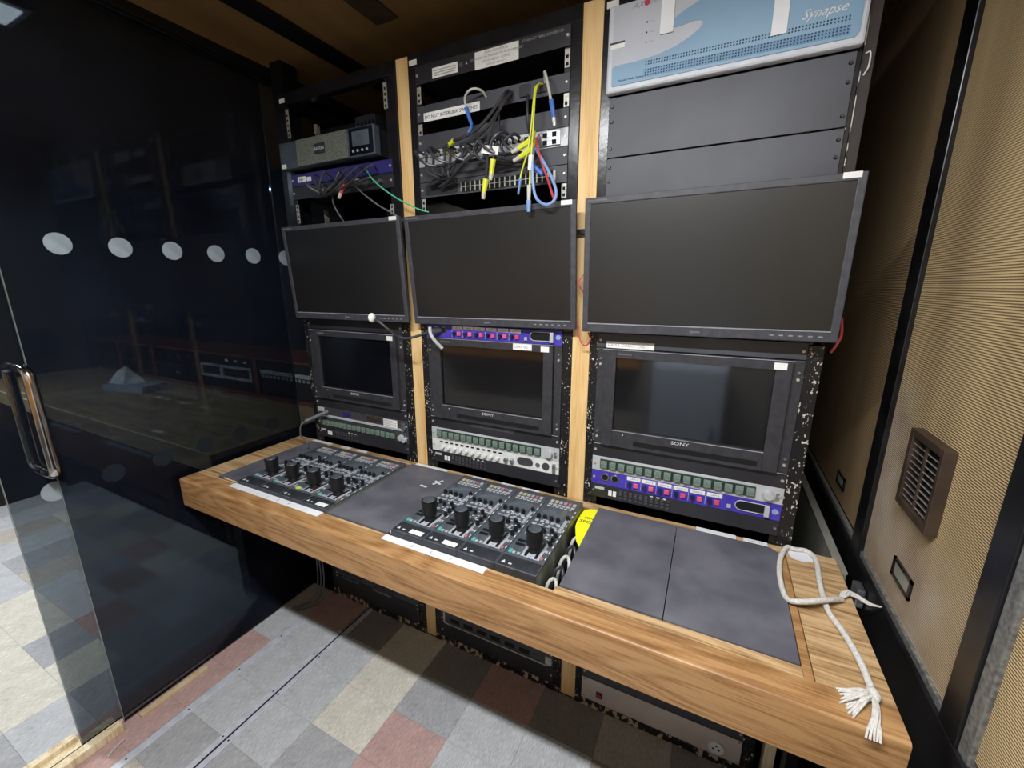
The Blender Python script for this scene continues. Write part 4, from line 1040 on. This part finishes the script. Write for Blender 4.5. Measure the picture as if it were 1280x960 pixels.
for x_, n_ in ((X1, 'left'), (X2, 'middle'), (X3, 'right')):
    zl = {'left': .2085, 'middle': .2075, 'right': .170}[n_]
    blank(x_, zl, .655 - zl, '', 'blackpanel')
o = obj('wood_post', B().box(1.503, 1.530, .004, .04, 0, .66, .001), K['pine']); tag(o, 'narrow pale wood post right of the beige mains panel', 'post')
for k in range(3):
    cable('thin green-grey cable hanging under the left end of worktop', [(-.27 + k * .012, -.06, .66), (-.275 + k * .015, -.05, .35), (-.26 + k * .02, -.06, .12), (-.28 + k * .02, -.09, .012), (-.32 + k * .02, -.16, .006)], .003, 'cabledg', 'cables hanging under the left worktop end')

# floor strips
def strip(label, x0_, x1_, y0, y1, m='alu'):
    t = thing('floor_strip', label, 'strip', ((x0_ + x1_) / 2, (y0 + y1) / 2, 0))
    hx = (x1_ - x0_) / 2; hy = (y1 - y0) / 2
    obj('bar', B().box(-hx, hx, -hy, hy, 0.0002, .004, .001), K[m], t)
    k = 0; yy = -hy + .03
    while yy < hy: obj('screw', B().cyl((0, yy, .004), (0, yy, .0045), .003, n=8), K['blackpanel'], t); yy += .17
    return t
strip('wide aluminium floor strip nearest the glass', -.240, -.214, -1.5, -.165)
strip('left one of the close pair of aluminium floor strips', -.040, -.020, -1.5, -.15)
strip('right one of the close pair of aluminium floor strips', -.012, .008, -1.5, -.004)
o = obj('floor_gap', B().box(-.0198, -.0122, -1.5, -.004, .0001, .0012), K['dark']); tag(o, 'dark seam between the close pair of aluminium floor strips', 'seam')
# sliding-door threshold
t = thing('door_threshold', 'pale wooden sliding door threshold with groove at the glass door foot', 'threshold', (-.39, -1.2, 0))
obj('rail', B().box(.022, .052, -.5, .450, .0005, .030, .002), K['pine'], t)
obj('base', B().box(-.036, .0215, -.5, .450, .0005, .010, .001), K['pine'], t)
obj('rail', B().box(-.062, -.0365, -.5, .368, .0005, .024, .002), K['pine'], t)
obj('groove', B().box(-.004, .006, -.5, .448, .0101, .0108), K['vent'], t)
o = obj('wood_lath', B().box(-.356, -.336, -.705, -.500, .0005, .010, .001), K['lip_wood']); tag(o, 'short thin wood lath on carpet along the fixed glass foot', 'lath')
o = obj('cable_end', B().tube([(-.302, -.765, .006), (-.298, -.79, .004), (-.285, -.812, .004)], .003, 6), K['cablegrey']); tag(o, 'short loose cable end lying by the wooden threshold', 'cable')

# ------------------------------------------------------------------ glass partition
GX = -.372
t = thing('fixed_glass_panel', 'large fixed smoked glass panel left of the racks with frosted dots', 'glass panel', (GX, 0, 0))
obj('pane', B().box(-.004, .004, -.737, .90, .010, 2.165), K['fix_glass'], t)
obj('pane_edge', B().box(-.0042, .0042, -.7382, -.7370, .010, 2.165), K['glassedge'], t)
obj('head_rail', B().box(-.014, .014, -1.5, .90, 2.166, 2.199, .002), K['black'], t)
dm = shared('dot', lambda: (lambda q: (q.materials.append(K['dot']), q)[1])(B().cyl((0, 0, 0), (.0006, 0, 0), .0285, n=28).mesh('frosted_dot')))
for i in range(8): obj('frosted_dot', dm, None, t, (.0042, -.6215 + .1338 * i, 1.522))
t = thing('glass_sliding_door', 'smoked glass sliding door with chrome D handle, slid behind the fixed pane', 'door', (-.390, 0, 0))
obj('pane', B().box(-.004, .004, -.833, .034, .012, 2.165), K['door_glass'], t)
obj('pane_edge', B().box(-.0042, .0042, -.8345, -.8330, .012, 2.165), K['glassedge'], t)
obj('pane_edge', B().box(-.0042, .0062, .0342, .0375, .012, 2.165), K['alu'], t)
dm2 = B().cyl((0, 0, 0), (.0006, 0, 0), .0285, n=28).mesh('frosted_dot'); dm2.materials.append(K['dot2'])
for i in range(6): obj('frosted_dot', dm2, None, t, (.0042, -.745 + .1305 * i, .842))
hy = -.7515
for sgn, nm in ((1, 'handle'), (-1, 'handle')):
    x_ = .072 * sgn; x0_ = .0045 * sgn
    obj(nm, B().tube([(x0_, hy, .905), (x_ * .55, hy, .905), (x_ * .88, hy, .911), (x_, hy, .926), (x_, hy, .97), (x_, hy, 1.14), (x_, hy, 1.180), (x_ * .88, hy, 1.195), (x_ * .55, hy, 1.201), (x0_, hy, 1.201)], .0125, 14, 4), K['chrome'], t, smooth=True)

# ------------------------------------------------------------------ room beyond the glass
t = thing('far_worktop', 'long brown worktop in the dark room behind the smoked glass', 'desk', (0, 0, 0))
obj('top', B().box(-3.3, -.4765, -.30, .335, ZT - .085, ZT - .006, .004), K['leftwood'], t)
obj('edge_strip', B().box(-3.3, -.4765, -.302, -.290, ZT - .006, ZT - .0035, .001), K['lip_wood'], t)
obj('leg', B().box(-.60, -.54, -.2, .3, .0, ZT - .086), K['black'], t)
t = thing('equipment_shelf', 'low reddish-brown wooden shelf of dark units on far worktop', 'shelf', (0, .335, ZT - .006))
z1_ = .245
obj('top_board', B().box(-3.2, -.5, 0, .3, z1_ - .014, z1_), K['redwood'], t)
obj('bottom_board', B().box(-3.2, -.5, -.004, .3, .0005, .022), K['redwood'], t)
for xx in (-2.80, -2.30, -1.74, -1.15, -.56):
    obj('upright', B().box(xx - .02, xx + .02, .0, .3, .0225, z1_ - .0145), K['redwood'], t)
cells = [(-2.78, -2.32), (-2.28, -1.76), (-1.72, -1.17), (-1.13, -.58)]
labs = ['leftmost dark unit in the far reddish shelf', 'dark unit with small violet badge in the far shelf', 'pale-framed twin-window unit in the far shelf', 'rightmost dark unit with pale strip in the far shelf']
for n_, (a, b_) in enumerate(cells):
    u = thing('far_rack_unit', labs[n_], 'unit', (a, .345, ZT + .018), group=None)
    wd = b_ - a
    obj('front_panel', B().box(0, wd, 0, .2, 0, .200, .002), K['black'], u)
    if n_ == 0: obj('metal_edge', B().box(.05, .28, -.003, 0, .09, .096), K['steel'], u)
    if n_ == 1:
        obj('badge', B().box(.20, .29, -.003, 0, .075, .105, .001), K['purple_dk'], u); obj('badge', B().box(.24, .29, -.003, 0, .040, .055, .001), K['lip'], u)
    if n_ in (0, 1):
        for k in range(4): obj('button', B().box(.06 + k * .12, .10 + k * .12, -.006, 0, .150, .180, .001), K['bezel'], u)
    if n_ == 2:
        obj('pale_frame', B().box(.01, .53, -.012, 0, .062, .078, .001).box(.01, .53, -.012, 0, .132, .146, .001).box(.01, .03, -.012, 0, .078, .132, .001).box(.22, .25, -.012, 0, .078, .132, .001).box(.51, .53, -.012, 0, .078, .132, .001), K['silverpanel'], u)
        for k in range(3): obj('lamp', B().box(.27 + k * .09, .30 + k * .09, -.003, 0, .170, .185, .001), K['label'], u)
    if n_ == 3:
        obj('pale_strip', B().box(.02, .53, -.008, 0, .128, .150, .001), K['silverpanel'], u)
        for k in range(14): obj('key', B().box(.03 + k * .035, .052 + k * .035, -.006, 0, .105, .122, .001), K['btnlight'], u)
t = thing('tissue_box', 'pale box with crumpled white paper on the far worktop', 'box', (-2.05, .11, ZT - .006), (0, 0, R(12)))
obj('carton', B().box(-.17, .17, -.075, .075, 0, .045, .003), K['lightgrey'], t)
b = B(); random.seed(3)
v = [b.bm.verts.new(p) for p in [(-.15, -.05, .046), (.0, -.06, .046), (.06, .03, .046), (-.13, .05, .046), (-.10, -.02, .12), (-.03, -.01, .155), (.0, .02, .10), (-.08, .04, .13)]]
for f_ in [(0, 1, 4), (1, 5, 4), (1, 2, 6), (1, 6, 5), (2, 3, 7), (2, 7, 6), (3, 0, 4), (3, 4, 7), (4, 5, 7), (5, 6, 7)]: b.bm.faces.new([v[i] for i in f_])
obj('paper', b, K['label'], t)
for k, (x_, y_, w_) in enumerate([(-.98, -.245, .07), (-2.58, -.25, .08), (-1.70, .08, .05), (-1.60, .08, .05), (-1.42, .07, .08), (-1.22, .07, .06)]):
    o = obj('paper_label', B().box(-w_ / 2, w_ / 2, -.012, .012, 0, .0008), K['tape'], loc=(x_, y_, ZT - .0058))
    tag(o, ['small square white label near the front edge corner of far worktop', 'white label at the far left front of far worktop', 'faint white label on far worktop, first right of the box', 'faint white label on far worktop, second right of the box', 'faint white label on far worktop, third right of the box', 'faint white label on far worktop, fourth right of the box'][k], 'label')
